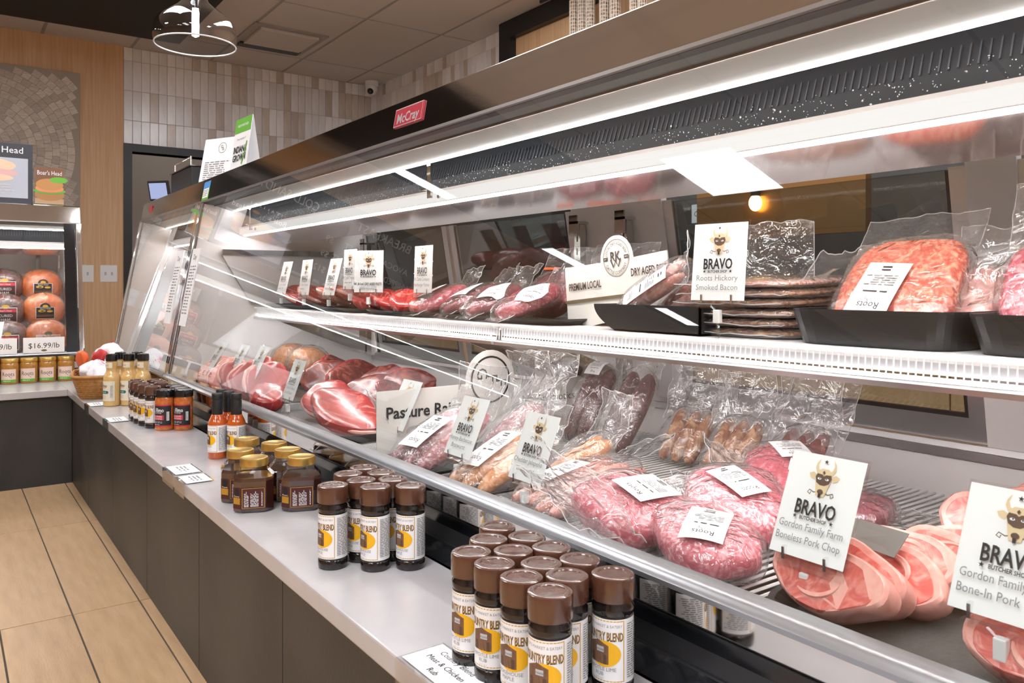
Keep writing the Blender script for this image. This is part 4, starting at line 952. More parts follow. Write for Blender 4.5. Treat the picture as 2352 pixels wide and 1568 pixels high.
# ---- wrapped hams in the deli case
hp = MB().blob(.105, .125, .115, e=.85, amp=.006, fq=14, seed=3, nu=40, nv=22).mesh(M['hamorange'], 'meat')
hd = MB().blob(.105, .125, .115, e=.85, amp=.006, fq=14, seed=6, nu=40, nv=22).mesh(M['hamdark'], 'meat')
hf = MB().blob(.109, .129, .119, e=.85, amp=.008, fq=18, seed=3, nu=40, nv=22).mesh(M['film'], 'wrap')
def hlabel(kind):
    p = Print()
    fn = lambda u, v, z: (.1130 * math.sqrt(max(0, 1 - min(.9, (u / .135) ** 2 + (v / .13) ** 2) )) ** .8 + z + .006, u, v)
    if kind == 'o': p.rect(-.056, -.06, .056, .02, M['silver'], 12, 10).rect(-.052, -.055, .052, .017, M['ink'], 12, 10).ell(0, .022, .030, .025, M['ink']).ell(0, .026, .016, .010, M['gold']).ell(-.02, -.005, .022, .008, M['gold']).ell(.026, -.008, .018, .007, M['gold']).rect(-.052, -.045, .052, -.03, M['bullbrown'], 10).text("Boar's Head", 0, .010, .009, M['paper'], maxw=.07)
    elif kind == 'd': p.rect(-.066, -.07, .066, .03, M['silver'], 12, 10).rect(-.062, -.066, .062, .026, mat('hamlabel', (.06, .025, .025), .5), 12, 10).ell(0, .035, .022, .014, M['gold']).rect(-.062, .0, .062, .02, M['redink'], 10).text("Boar's Head", 0, .010, .010, M['paper'], maxw=.10).text('CURED', 0, -.022, .018, M['paper'], maxw=.10).text('HAM', 0, -.048, .018, M['paper'], maxw=.08)
    else: p.rect(-.07, -.06, .07, .02, M['silver'], 12, 10).rect(-.066, -.056, .066, .017, mat('pinklabel', (.72, .40, .33), .5), 12, 10).ell(0, .028, .022, .014, M['olive']).text("Boar's Head", 0, .008, .010, M['ink'], maxw=.08).text('CINNAMON', 0, -.035, .016, M['redink'], maxw=.11)
    return p, fn
hl = {k: (lambda pf: pf[0].mesh('label', fn=pf[1]))(hlabel(k)) for k in 'odc'}
def ham(px, py, yy, kind, lab, s=1.0):
    q = PY(px, py, yy); t = thing('wrapped_ham', lab, 'ham', q, (0, 0, -PI / 2), 'wrapped hams in the deli case'); t.scale = (s, s, s)
    link('meat', hd if kind == 'd' else hp, t); link('wrap', hf, t); link('label', hl[kind], t)
ham(95, 657, 4.93, 'o', 'orange wrapped ham with black and gold label, top of its stack', .78); ham(100, 711, 4.76, 'o', 'orange wrapped ham with black and gold label, middle of its stack', .76)
ham(107, 773, 4.59, 'c', 'orange wrapped ham with pale pink label, behind the price ticket', .74); ham(8, 656, 4.93, 'd', 'dark maroon wrapped ham with red banded label, top of its stack', .76)
ham(10, 716, 4.76, 'd', 'dark maroon wrapped ham with large white lettering, middle of its stack', .76); ham(14, 778, 4.60, 'd', 'dark maroon wrapped ham at the bottom of its stack', .74)
rk = thing('display_riser', 'stepped grey riser carrying the hams in the deli case', 'riser', (0, 0, 0))
MB().box(-.5, .50, 4.69, 5.1, .5005, .60).box(-.5, .50, 4.86, 5.1, .60, .74).build('steps', M['alu'], rk)
# ================================================================ CARDS AND TAGS IN THE MEAT CASE
def bull(p, cx, cy, s):
    """bull head emblem"""
    T, B, K, W = M['bulltan'], M['bullbrown'], M['ink'], M['paper']
    q = lambda pts: [(cx + x * s, cy + y * s) for x, y in pts]
    for m in (-1, 1):
        p.line(q([(m * .12, -.42), (m * .32, -.48), (m * .52, -.40), (m * .58, -.52), (m * .46, -.58), (m * .44, -.48)]), s * .035, B)
        p.poly(q([(m * x, y) for x, y in [(.16, .40), (.30, .48), (.36, .66), (.30, .92), (.44, .72), (.46, .52), (.36, .32)]]), T)
        p.poly(q([(m * x, y) for x, y in [(.30, .24), (.50, .34), (.68, .26), (.60, .10), (.42, .04)]]), T)
    p.poly(q([(-.30, .40), (-.16, .52), (.16, .52), (.30, .40), (.36, .15), (.26, -.30), (.18, -.60), (-.18, -.60), (-.26, -.30), (-.36, .15)]), T)
    p.poly(q([(-.36, .16), (-.30, .30), (-.08, .28), (0, .22), (.08, .28), (.30, .30), (.36, .16), (.28, -.06), (.10, -.16), (-.10, -.16), (-.28, -.06)]), B)
    for m in (-1, 1): p.ell(cx + m * .17 * s, cy + .10 * s, .085 * s, .045 * s, W, 10); p.ell(cx + m * .15 * s, cy + .11 * s, .03 * s, .03 * s, K, 8)
    p.ell(cx, cy - .42 * s, .13 * s, .10 * s, B, 12); p.poly(q([(-.06, -.50), (.06, -.50), (.05, -.66), (-.05, -.66)]), K)
    star(p, cx, cy + .80 * s, .10 * s, K); p.poly(q([(-.06, .36), (0, .28), (.06, .36), (0, .44)]), B)
def star(p, cx, cy, r, m): p.poly([(cx + (r if k % 2 == 0 else r * .42) * math.cos(PI / 2 + PI * k / 5), cy + (r if k % 2 == 0 else r * .42) * math.sin(PI / 2 + PI * k / 5)) for k in range(10)], m)
TWc, THc = .092, .118
def bravo_tag(px, py, X, lines, lab, zb, grp, tilt=20, yaw=180, special=False, roll=0, k=1.0):
    c = PX(px, py, X); t = thing('price_tag', lab, 'price tag', (c.x, c.y, zb), (0, 0, math.radians(yaw)), grp)
    h0 = max(.02, c.z - zb); ct, sn_ = math.cos(math.radians(tilt)), math.sin(math.radians(tilt))
    w, h = TWc * k, THc * k
    fn = lambda u, v, z: (z * ct - v * sn_, u, h0 + v * ct + z * sn_)
    b = MB(); b.box(-.0018, .0018, -w / 2 - .002, w / 2 + .002, -.012, h + .003).xf(Matrix(((ct, 0, -sn_, 0), (0, 1, 0, 0), (sn_, 0, ct, h0), (0, 0, 0, 1))))
    b.build('holder', M['acrylic'], t)
    p = Print(); p.rect(-w / 2, 0, w / 2, h, M['paper'])
    bull(p, 0, h * .745, .028 * k)
    p.text('BRAVO', 0, h * .475, .0165 * k, M['ink'], maxw=w * .54, bold=True); p.text('BUTCHER SHOP', 0, h * .372, .0042 * k, M['ink'], maxw=w * .36, bold=True)
    star(p, -w * .245, h * .372, .0028, M['ink']); star(p, w * .245, h * .372, .0028, M['ink'])
    if special: p.text(lines[0], 0, h * .20, .0075, M['ink'], maxw=w * .95, bold=True).rect(-w * .3, h * .09, w * .3, h * .14, M['lgrey'])
    else:
        for i, s in enumerate(lines):
            if s: p.text(s, 0, h * (.29 - .12 * i), .0088 * k, M['grey'], maxw=w * .86)
            else: p.fine(-w * .3, h * (.245 - .12 * i), w * .34, h * (.325 - .12 * i), 1, M['lgrey'], int(px))
    p.build('card', t, fn=lambda u, v, z: fn(u, v, z + .0019))
    MB().box(-.004, .006, -w * .36, w * .36, h0 - .012, h0 - .006).box(-.002, .004, -w * .30, -w * .26, h0 - .01, h0 + .010).box(-.002, .004, w * .26, w * .30, h0 - .01, h0 + .010).build('clamp', M['acrylic'], t)
    nb = MB()
    for s in (-1, 1): nb.box(.0042, .0052, s * w * .28 - .0016, s * w * .28 + .0016, h0 - .004, h0 + .009)
    nb.build('spring', M['steel'], t)
    zc = max(.012, h0 - .034)
    MB().bbox(-.005, .005, -.0055, .0055, zc, max(zc + .010, h0 - .014), .0015).build('joint', M['white'], t)
    MB().tube([(-.012, -.004, .0), (-.004, -.002, zc * .5), (0, 0, zc + .002)], .0028, 6).tube([(.012, .006, .0), (.003, .004, zc * .5), (0, 0, zc + .002)], .0028, 6).tube([(0, 0, h0 - .018), (0, -.012, h0 - .008)], .002, 5).tube([(0, 0, h0 - .018), (0, .012, h0 - .008)], .002, 5).build('clip', M['acrylic'], t)
    if roll: t.rotation_euler.x = 0
    return t
GD, GS = 'emblem price tags on the lower deck', 'emblem price tags on the shelf'
RK = 'RK Cattle Company'
bravo_tag(1050, 1048, .765, ['Honey Barbecue', 'Bratwurst'], 'bull emblem tag reading Honey Barbecue Bratwurst', ZD, GD, 24, k=.95)
bravo_tag(1205, 1106, .765, ['Cheddar Jalapeño', 'Bratwurst'], 'bull emblem tag reading Cheddar Jalapeño Bratwurst', ZD, GD, 22, k=.95)
bravo_tag(1850, 1286, .775, ['Gordon Family Farm', 'Boneless Pork Chop'], 'bull emblem tag reading Gordon Family Farm Boneless Pork Chop', ZD, GD, 24)
bravo_tag(2300, 1428, .765, ['Gordon Family Farm', 'Bone-In Pork Chop'], 'bull emblem tag reading Bone-In Pork Chop beside the dark tray liner', ZD, GD, 24)
bravo_tag(661, 917, .775, [RK, 'Chuck Roast'], 'bull emblem tag reading Chuck Roast over the red steaks', ZD, GD, 20, k=.95)
bravo_tag(575, 872, .775, [RK, ''], 'bull emblem tag beside the Chuck Roast tag, before the bright red steaks', ZD, GD, 26, k=.95)
bravo_tag(528, 862, .775, ['', ''], 'bull emblem tag standing in the middle of the three over the pink steaks', ZD, GD, 30, k=.95)
bravo_tag(478, 850, .775, ['', ''], 'bull emblem tag nearest the white end wall on the lower deck', ZD, GD, 32, k=.95)
bravo_tag(905, 985, .80, ['', ''], 'bull emblem tag leaning before the large animal print card', ZD, GD, 26, k=.95)
bravo_tag(576, 668, .985, ['', ''], 'bull emblem tag alone beside the white end wall on the shelf', ZS, GS, 4)
bravo_tag(646, 675, .985, [RK, ''], 'bull emblem tag at the far end of the red steak trays', ZS, GS, 14)
bravo_tag(698, 677, .985, [RK, ''], 'bull emblem tag over the folded red steak, before the slotted bar', ZS, GS, 8)
bravo_tag(755, 678, .985, [RK, ''], 'bull emblem tag over the pale trimmed steaks on the shelf', ZS, GS, 14)
bravo_tag(804, 664, .985, [RK, ''], 'bull emblem tag set before the slotted upright on the shelf', ZS, GS, 2)
bravo_tag(847, 671, .985, ['RK 30 DAY DRY AGED FILETS'], 'wider bull emblem tag reading 30 day dry aged filets', ZS, GS, 2, yaw=215, special=True)
bravo_tag(972, 672, .985, [RK, 'Hamburger Patties'], 'bull emblem tag reading Hamburger Patties on the shelf', ZS, GS, 2)
bravo_tag(1648, 690, .957, ['Roots Hickory', 'Smoked Bacon'], 'bull emblem tag reading Roots Hickory Smoked Bacon', ZS, GS, 6, yaw=188)
# dry-aged beef card on the shelf
a = PX(1305, 608, 1.058); b = PX(1543, 578, 1.058)
cw = a.y - b.y; 
t = thing('brand_card', 'cream card with round cattle emblem reading premium local dry aged beef', 'sign', (1.058, (a.y + b.y) / 2, ZS + .012), (math.radians(5.5), math.radians(0), PI))
ch_ = .118
pts = [(-cw / 2, -.012), (cw / 2, .012), (cw / 2, ch_)] + [(.012 + .045 * math.cos(q), ch_ - .002 + .048 * math.sin(q)) for q in [PI * k / 16 for k in range(17)]] + [(-cw / 2, ch_)]
bmh = MB(); n = len(pts); bmh.add([(0, u, v) for u, v in pts] + [(-.002, u, v) for u, v in pts], [tuple(range(n)), tuple(range(2 * n - 1, n - 1, -1))] + [(i, n + i, n + (i + 1) % n, (i + 1) % n) for i in range(n)])
bmh.build('card', M['cream'], t)
p = Print(); ex, ey = .012, ch_ + .002
p.ring(ex, ey, .0355, .0365, M['brownink']).ring(ex, ey, .0335, .0340, M['brownink'])
p.text('LOCAL DRY-AGED BEEF', ex, ey, .0058, M['brownink'], arc=.0285, maxw=.076).text('CATTLE COMPANY', ex, ey, .0066, M['brownink'], arc=-.0285, maxw=.066)
for m in (-1, 1): p.rect(ex + m * .029 - .006, ey - .0035, ex + m * .029 + .006, ey + .0035, M['brownink'])
p.text('EST.', ex - .029, ey, .0028, M['cream']).text('2014', ex + .029, ey, .0028, M['cream'])
p.text('RK', ex, ey + .004, .019, M['brownink'], bold=True, maxw=.028).line([(ex - .014, ey - .002), (ex - .007, ey - .017), (ex, ey - .006), (ex + .007, ey - .017), (ex + .014, ey - .002)], .004, M['brownink'])
p.text('PREMIUM LOCAL', -cw * .285, ch_ - .042, .0150, M['brownink'], maxw=.098, bold=True).text('DRY AGED BEEF', cw * .34, ch_ - .030, .0150, M['brownink'], maxw=.092, bold=True)
p.rect(-cw / 2, ch_ - .075, cw / 2, ch_ - .069, M['olive']); p.build('print', t, loc=(.0004, 0, 0))
# pasture card across the deck
YP = 1.530
t = thing('pasture_card', 'large cream card with ringed emblem and animal silhouettes standing across the deck', 'sign', (1.038, YP, ZD + .0005), (0, 0, -PI / 2))
pts = [(-.291, 0), (.291, 0), (.291, .145)] + [(-.002 + .068 * math.cos(q), .152 + .068 * math.sin(q)) for q in [PI * (k - .5) / 16 for k in range(18)]] + [(-.291, .145)]
pts = [(x, max(0, y)) for x, y in pts]
n = len(pts); b = MB(); b.add([(0, u, v) for u, v in pts] + [(-.002, u, v) for u, v in pts], [tuple(range(n)), tuple(range(2 * n - 1, n - 1, -1))] + [(i, n + i, n + (i + 1) % n, (i + 1) % n) for i in range(n)])
b.build('card', M['cream'], t)
p = Print(); p.ring(-.002, .152, .050, .0545, M['ink'])
p.text('G', -.024, .166, .030, M['ink'], rot=-90).text('F', .004, .154, .030, M['ink'], rot=-90).text('F', .028, .142, .030, M['ink'], rot=-90)
p.text('Pasture Raised', -.165, .098, .026, M['ink'], maxw=.225, bold=True); p.text('No Antibiotics', .17, .098, .020, M['ink'], maxw=.2)
for cx in (-.20, -.135):
    g = M['lgrey']; p.ell(cx, .055, .022, .011, g, 16); p.ell(cx + .022, .058, .009, .007, g, 10)
    for dx in (-.014, -.008, .008, .014): p.rect(cx + dx - .002, .036, cx + dx + .002, .052, g)
p.build('print', t, loc=(.0004, 0, 0))
# ================================================================ MEAT
def tray(x0, x1, y0, y1, z, h, lab, nm='black_tray', m=None, flare=.012):
    t = thing(nm, lab, 'tray', ((x0 + x1) / 2, (y0 + y1) / 2, z)); a, b = (x1 - x0) / 2, (y1 - y0) / 2
    def ring(ax, by): return [(ax * math.copysign(abs(math.cos(2 * PI * k / 36)) ** .28, math.cos(2 * PI * k / 36)), by * math.copysign(abs(math.sin(2 * PI * k / 36)) ** .28, math.sin(2 * PI * k / 36))) for k in range(36)]
    R = [(ring(a - flare, b - flare), .0005), (ring(a, b), h), (ring(a + .005, b + .005), h + .001), (ring(a + .005, b + .005), h - .002), (ring(a - .002, b - .002), h - .003), (ring(a - flare - .002, b - flare - .002), .003)]
    R = [R[0], R[3], R[2], (ring(a - .001, b - .001), h), (ring(a - flare - .001, b - flare - .001), .003)]
    v = []; n = 36; f = []
    for pts, zz in R: v += [(x, y, zz) for x, y in pts]
    for i in range(len(R) - 1):
        for k in range(n): f.append((i * n + k, i * n + (k + 1) % n, (i + 1) * n + (k + 1) % n, (i + 1) * n + k))
    f += [tuple(range(n))[::-1], tuple(range((len(R) - 1) * n, len(R) * n))]
    MB().add(v, f).build('pan', m or M['blacktray'], t); return t
def topz(sx, sy, sz, e, e2):
    def fn(x, y):
        q = (abs(x / sx) ** (2 / e2) + abs(y / sy) ** (2 / e2)) ** (e2 / e); return sz * max(0.02, 1 - min(q, .98)) ** (e / 2)
    return fn
def sheetmesh(w, l, amp, fq, seed, nu=16, nv=14, curl=0.0, taper=0.0, lift=0.0):
    """crumpled film sheet starting at y=0 (width along x), running to +y"""
    b = MB(); v = []; off = Vector((seed * 2.3, seed * 1.7, seed))
    for j in range(nv + 1):
        s = j / nv
        for i in range(nu + 1):
            x = (i / nu - .5) * w * (1 - taper * s); y = s * l
            k = noise.noise(Vector((x, y, 0)) * fq + off) + .6 * noise.noise(Vector((x, y, 0)) * fq * 2.4 + off)
            v.append((x, y, amp * k * min(1, s * 3 + .15) + curl * s * s + lift * s))
    f = [(j * (nu + 1) + i, j * (nu + 1) + i + 1, (j + 1) * (nu + 1) + i + 1, (j + 1) * (nu + 1) + i) for j in range(nv) for i in range(nu)]
    b.add(v, f, 0, True); q = nu + 1
    b.tube(v[:: q], .0007, 4, 1, False); b.tube(v[nu:: q], .0007, 4, 1, False); b.tube(v[nv * q:], .0008, 4, 1, False)
    return b
def settle(t, z0):
    """rest a thing on the level z0: lift it by its solid parts, lay stray film on the surface"""
    bpy.context.view_layer.update(); lo = 9
    for c in t.children:
        if c.name.startswith(('film_edge', 'film', 'sticker')): continue
        for v in c.data.vertices: lo = min(lo, (c.matrix_world @ v.co).z)
    if lo < 9: t.location.z += z0 + .0015 - lo
    bpy.context.view_layer.update()
    for c in t.children:
        if c.name.startswith('film'):
            im = c.matrix_world.inverted()
            for v in c.data.vertices:
                w_ = c.matrix_world @ v.co
                if w_.z < z0 + .0008: w_.z = z0 + .0008; v.co = im @ w_
    return t
def pack(nm, lab, cat, loc, rot, s, m, seed, e=.7, e2=.75, amp=.006, fq=18, flap=None, stick=None, grp=None, meat='meat', bars=None, flat=None, fmat='film', base=None):
    t = thing(nm, lab, cat, loc, rot, grp); sx, sy, sz = s
    if bars:        # several sausages side by side along x
        n, r = bars
        for k in range(n):
            y = (k - (n - 1) / 2) * 2 * r * .98; pts = []; rr_ = []; nn = 14
            for i in range(nn + 1):
                q = i / nn; pts.append((-sx * .92 + 2 * sx * .92 * q, y + .004 * math.sin(q * 5 + k), .003 * math.sin(q * 3 + k + seed))); rr_.append(r * min(1, (max(.02, math.sin(PI * q))) ** .28))
            MB().tube(pts, rr_, 14).build('sausage', M[m], t)
    else: MB().blob(sx, sy, sz, e=e, e2=e2, amp=amp, fq=fq, seed=seed, nu=36, nv=18, flat=flat).build(meat, M[m], t)
    MB().blob(sx + .007, sy + .007, sz + .0045, e=e, e2=e2, amp=amp * .7, fq=fq * 1.6, seed=seed + 3, nu=44, nv=22).build('film', M[fmat], t)
    for (w, l, lc, rt, am, cu) in (flap or []):
        sheetmesh(w, l, am, 28, seed + l * 50, curl=cu).build('film_edge', [M['filmflap'], M['filmseam']], t, lc, rt)
    if stick:
        w, h, cx, cy, ang, style = stick; hz = topz(sx + .007, sy + .007, sz + .0045, e, e2); ca, sa = math.cos(math.radians(ang)), math.sin(math.radians(ang))
        p = Print(); p.rect(-w / 2, -h / 2, w / 2, h / 2, M['paper'])
        p.text('Roots', 0, h * .33, h * .12, M['ink'], maxw=w * .5); p.line([(w * .02, h * .27), (w * .06, h * .22), (w * .12, h * .22), (w * .11, h * .17)], .0008, M['ink']); p.frame(-w * .32, h * .14, w * .32, h * .46, .0003, M['lgrey'], 1)
        p.fine(-w * .30, h * .04, w * .36, h * .10, 1, M['ink'], seed + 1); p.fine(-w * .36, -h * .26, w * .40, -h * .04, 5, M['grey'], seed + 2)
        p.fine(-w * .10, -h * .44, w * .20, -h * .32, 2, M['ink'], seed + 5)
        p.build('sticker', t, fn=lambda u, v, z: (cx + u * ca - v * sa, cy + u * sa + v * ca, hz(cx + u * ca - v * sa, cy + u * sa + v * ca) + .0035 + z), sub=.009)
    return settle(t, (ZS + .004 if loc[2] > ZS else ZD + .004) if base is None else base)
R_ = math.radians
# ---------------- ground sausage bags on the deck
GG = 'clear bags of pink ground sausage'
pack('ground_sausage_bag', 'clear bag of pink ground sausage with upright label, its mouth folded up, by the rail', 'meat bag', (.815, .835, ZD + .036), (0, R_(-17), R_(94)), (.078, .088, .030), 'ground', 3, flap=[(.17, .12, (.0, .07, .012), (R_(38), 0, 0), .010, .02), (.17, .10, (.01, .075, .004), (R_(24), 0, R_(-8)), .010, .0)], stick=(.062, .085, -.005, -.012, -90 + 86, 0), grp=GG)
pack('ground_sausage_bag', 'clear bag of pink ground sausage with label turned upside down, by the rail', 'meat bag', (.815, .700, ZD + .030), (0, R_(-8), R_(60)), (.085, .062, .026), 'ground', 8, flap=[(.13, .11, (.06, -.03, 0), (R_(4), 0, R_(-80)), .008, .01)], stick=(.055, .085, -.02, .008, 60, 0), grp=GG)
pack('ground_sausage_bag', 'plump clear bag of pink ground sausage lying behind the other two', 'meat bag', (.945, .755, ZD + .043), (0, R_(-13), R_(50)), (.095, .070, .034), 'ground', 5, flap=[(.15, .10, (.07, .0, -.01), (R_(-4), 0, R_(-90)), .008, -.012)], stick=(.05, .088, .0, .0, 115, 0), grp=GG)
pack('ground_sausage_bag', 'dark pink ground sausage bag at the back beside the pork chop tag', 'meat bag', (1.13, .80, ZD + .043), (0, R_(-16), R_(48)), (.095, .066, .034), 'ground', 12, flap=[(.14, .09, (-.02, .055, .01), (R_(20), 0, 0), .010, .02)], stick=(.055, .06, .03, -.01, 100, 0), grp=GG)
pack('beef_bag', 'small dark red vacuum pack half hidden behind the pork chop tag', 'meat bag', (1.10, .66, ZD + .030), (0, 0, R_(20)), (.07, .05, .026), 'beefpurple', 14, flap=[(.09, .07, (0, -.045, .0), (0, 0, PI), .006, .01)])
# ---------------- sausages on trays
tray(.725, 1.02, .965, 1.105, ZD, .016, 'black tray of pink sausages behind the Cheddar Jalapeño tag')
pack('sausage_pack', 'vacuum pack of pink sausages lying lengthwise behind the Cheddar Jalapeño tag', 'sausages', (.885, 1.035, ZD + .045), (0, R_(-7), R_(3)), (.125, .056, .024), 'bratpink', 21, bars=(3, .0185), e=.6, flap=[(.13, .10, (.09, .0, .01), (0, R_(-20), R_(-90)), .008, .02), (.13, .07, (-.12, 0, 0), (0, 0, R_(90)), .006, -.01)], stick=(.045, .10, -.03, .012, 92, 0))
pack('sausage_pack', 'loose pink sausages in film below the longer pack on the tray', 'sausages', (.825, .985, ZD + .022), (0, R_(-3), R_(8)), (.07, .030, .014), 'bratpink', 23, bars=(2, .014), e=.6)
tray(.725, 1.02, 1.125, 1.285, ZD, .016, 'black tray of orange sausages behind the Honey Barbecue tag')
pack('sausage_pack', 'vacuum pack of orange brown sausages with long white sticker', 'sausages', (.840, 1.205, ZD + .052), (0, R_(-20), R_(10)), (.105, .058, .024), 'bratorange', 25, bars=(3, .019), e=.6, flap=[(.13, .08, (.085, .0, .0), (R_(20), 0, R_(-90)), .008, .02)], stick=(.050, .125, -.005, .012, 92, 0))
pack('sausage_pack', 'second orange sausage pack leaning at the back of its tray', 'sausages', (.985, 1.155, ZD + .055), (0, R_(-30), R_(-14)), (.07, .05, .020), 'bratorange', 27, bars=(2, .017), e=.6, flap=[(.12, .10, (.05, .0, .0), (R_(20), 0, R_(-90)), .010, .03)])
tray(.72, 1.02, 1.305, 1.495, ZD, .018, 'black tray of purple sausages in front of the pasture card')
pack('sausage_pack', 'vacuum pack of purplish sausages with white sticker below the pasture card', 'sausages', (.830, 1.410, ZD + .060), (0, R_(-25), R_(8)), (.108, .066, .026), 'bratpurple', 29, bars=(3, .0215), e=.6, flap=[(.15, .11, (.085, .0, .0), (R_(25), 0, R_(-90)), .012, .04), (.12, .05, (-.10, 0, 0), (0, 0, R_(90)), .006, -.006)], stick=(.060, .105, -.022, .004, 92, 0))
pack('sausage_pack', 'purplish sausage pack standing in a tall open clear bag', 'sausages', (.985, 1.370, ZD + .070), (0, R_(-40), R_(-10)), (.085, .06, .022), 'bratpurple', 31, bars=(2, .021), e=.6, flap=[(.19, .15, (.05, .0, .0), (R_(10), 0, R_(-90)), .016, .03), (.17, .12, (.05, .01, .008), (R_(22), 0, R_(-80)), .016, .05)])
# tall purple-black sausages at the back
for i, (x, y, a, l) in enumerate(((1.24, 1.415, 3, 'dark purple sausages bundled in a clear bag with white header, against the centre post'), (1.23, 1.280, -3, 'dark purple sausages in a clear bag beside the bundled ones'))):
    pack('sausage_bag', l, 'sausages', (x, y, ZD + .095), (0, R_(-62), R_(a)), (.10, .055, .024), 'bratdark', 33 + i, bars=(2, .024), e=.6, flap=[(.13, .09, (.085, 0, .0), (0, R_(0), R_(-90)), .014, .03)], stick=(.05, .04, .085, .0, 90, 0) if i == 0 else None)
GC = 'tall clear bags standing at the back of the deck'
for i, (x, y, m, l) in enumerate(((1.26, 1.135, 'smoked', 'tall clear bag of brown smoked links standing at the back'), (1.24, 1.00, 'smoked', 'tall clear bag with little meat in it, between two others'), (1.25, .868, 'beefdark', 'tall clear bag with a dark red piece low down, nearest the white back panel'))):
    pack('standing_bag', l, 'meat bag', (x, y, ZD + .045), (0, R_(-50), R_(4 - 5 * i)), (.065, .055, .020), m, 41 + i, bars=(3, .0165), e=.6, flap=[(.15, .15, (.03, 0, .0), (0, 0, R_(-90)), .012, .03), (.14, .14, (.03, .0, .012), (R_(6), 0, R_(-88)), .012, .05)], grp=GC)
# ---------------- steaks
def steak(loc, rot, s, m, lab, seed, grp=None, nm='steak', fat=(0, 200), e=.5, fr=.006, fm='chopfat'):
    t = thing(nm, lab, 'meat', loc, rot, grp); sx, sy, sz = s
    MB().blob(sx, sy, sz, e=e, e2=.9, amp=.010, fq=14, seed=seed, nu=32, nv=12).build('lean', M[m], t)
    if fat:
        off = Vector((seed * 3.17, seed * 1.31, seed * 7.7)); pts = []
        for k in range(17):
            th = R_(fat[0] + (fat[1] - fat[0]) * k / 16); p = Vector((sx * math.cos(th), sy * math.sin(th), 0)); q = noise.noise(p * 14 + off) + .5 * noise.noise(p * 14 * 2.3 + off); p += p.normalized() * .010 * q; pts.append(p)
        MB().tube(pts, [fr * (1.0 if 0 < k < 16 else .4) for k in range(17)], 8).build('fat_rim', M[fm], t)
    return settle(t, ZS + .004 if loc[2] > ZS else ZD + .004)
tray(.735, .968, 1.71, 2.28, ZD, .022, 'wide black tray with one large marbled steak beside the pasture card')
steak((.835, 1.885, ZD + .038), (R_(6), R_(-14), R_(80)), (.145, .085, .020), 'beef', 'large marbled bone-in steak lying alone on the wide tray', 4, fat=(160, 330))
steak((.89, 2.13, ZD + .038), (R_(0), R_(-20), R_(60)), (.10, .065, .018), 'beef', 'small red steak at the back of the wide tray', 9)
pack('roast_bag', 'clear bag of golden roast piece pressed against the pasture card', 'meat bag', (.875, 1.615, ZD + .055), (0, R_(-35), R_(90)), (.065, .055, .038), 'goldroast', 51, amp=.012, flap=[(.12, .09, (.0, .05, .0), (R_(30), 0, 0), .012, .03), (.10, .06, (-.05, -.02, 0), (0, 0, R_(100)), .01, .0)])
tray(.735, .968, 2.31, 2.70, ZD, .022, 'black tray heaped with upright red steaks')
GH = 'red steaks set upright on the deck tray'
rg = random.Random(11)
for i in range(5):
    steak((.80 + .05 * (i % 2), 2.44 + .058 * i, ZD + .058), (R_(64 + rg.uniform(-8, 8)), R_(-20 + rg.uniform(-10, 10)), R_(20 + rg.uniform(-25, 25))), (.075, .058, .014), 'beef', 'bright red steak leaning in the row on the heaped tray', 20 + i, GH, fat=(20, 170), fr=.007)
steak((.79, 2.345, ZD + .040), (0, R_(-10), R_(70)), (.095, .055, .024), 'beef', 'smooth thick red steak lying at the front of the heaped tray', 61, fat=None)
for i in range(8):
    steak((1.05 + .075 * (i % 2), 2.02 + .085 * i, ZD + .072), (R_(55 + rg.uniform(-15, 15)), R_(rg.uniform(-30, 10)), R_(rg.uniform(-40, 40))), (.085, .06, .016), 'beefdark', 'dark aged steak standing in the brown red row behind', 70 + i, 'dark aged steaks at the back of the deck', fat=(10, 150), fr=.005, fm='beef')
tray(.985, 1.20, 1.90, 2.72, ZD, .015, 'long black tray of dark aged steaks at the back')
tray(.735, 1.10, 2.73, 3.05, ZD, .022, 'black tray of pale pink steaks beside the end wall')
for i in range(4):
    steak((.80 + .04 * (i % 2), 2.775 + .075 * i, ZD + .050), (R_(50), R_(-20), R_(20 * (i % 2))), (.07, .055, .014), 'bratpink' if i == 2 else 'chop', 'pale pink steak on the tray beside the end wall', 90 + i, 'pale pink steaks by the end wall', fat=(20, 170))
for i in range(2):
    pack('roast', ['orange rolled roast standing behind the red steaks', 'second orange rolled roast nearer the end wall'][i], 'meat', (1.09, 2.80 + .16 * i, ZD + .075), (0, R_(-10), R_(30 * i)), (.07, .07, .070), 'bratorange', 95 + i, e=.9, amp=.008)
# ---------------- shelf: red steaks
GT = 'shallow black trays of red meat on the shelf'
for i, (a, b, l) in enumerate(((2.52, 2.93, 'shallow black tray of flat red steaks beside the end wall on the shelf'), (2.10, 2.50, 'shallow black tray of trimmed steaks in the middle of the shelf row'), (1.70, 2.08, 'shallow black tray of ground beef patties on the shelf'), (1.22, 1.68, 'shallow black tray under purple vacuum packs on the shelf'))):
    tray(.968, 1.30, a, b, ZS, .012, l)['group'] = GT
for i, (x, y, l) in enumerate(((1.05, 2.75, 'flat red steak lying at the far end of the shelf'), (1.05, 2.60, 'flat red steak with folded edge on the shelf'), (1.06, 2.45, 'pale trimmed steak on the middle shelf tray'), (1.06, 2.32, 'curled trimmed steak on the middle shelf tray'), (1.15, 2.52, 'red steak lying behind the front ones on the shelf'))):
    steak((x, y, ZS + .030), (R_(10), R_(-18), R_(70 + 20 * i)), (.085, .06, .017), 'beef' if i < 2 else 'chop', l, 30 + i, 'steaks on the shelf trays', fat=(0, 160), fr=.007)
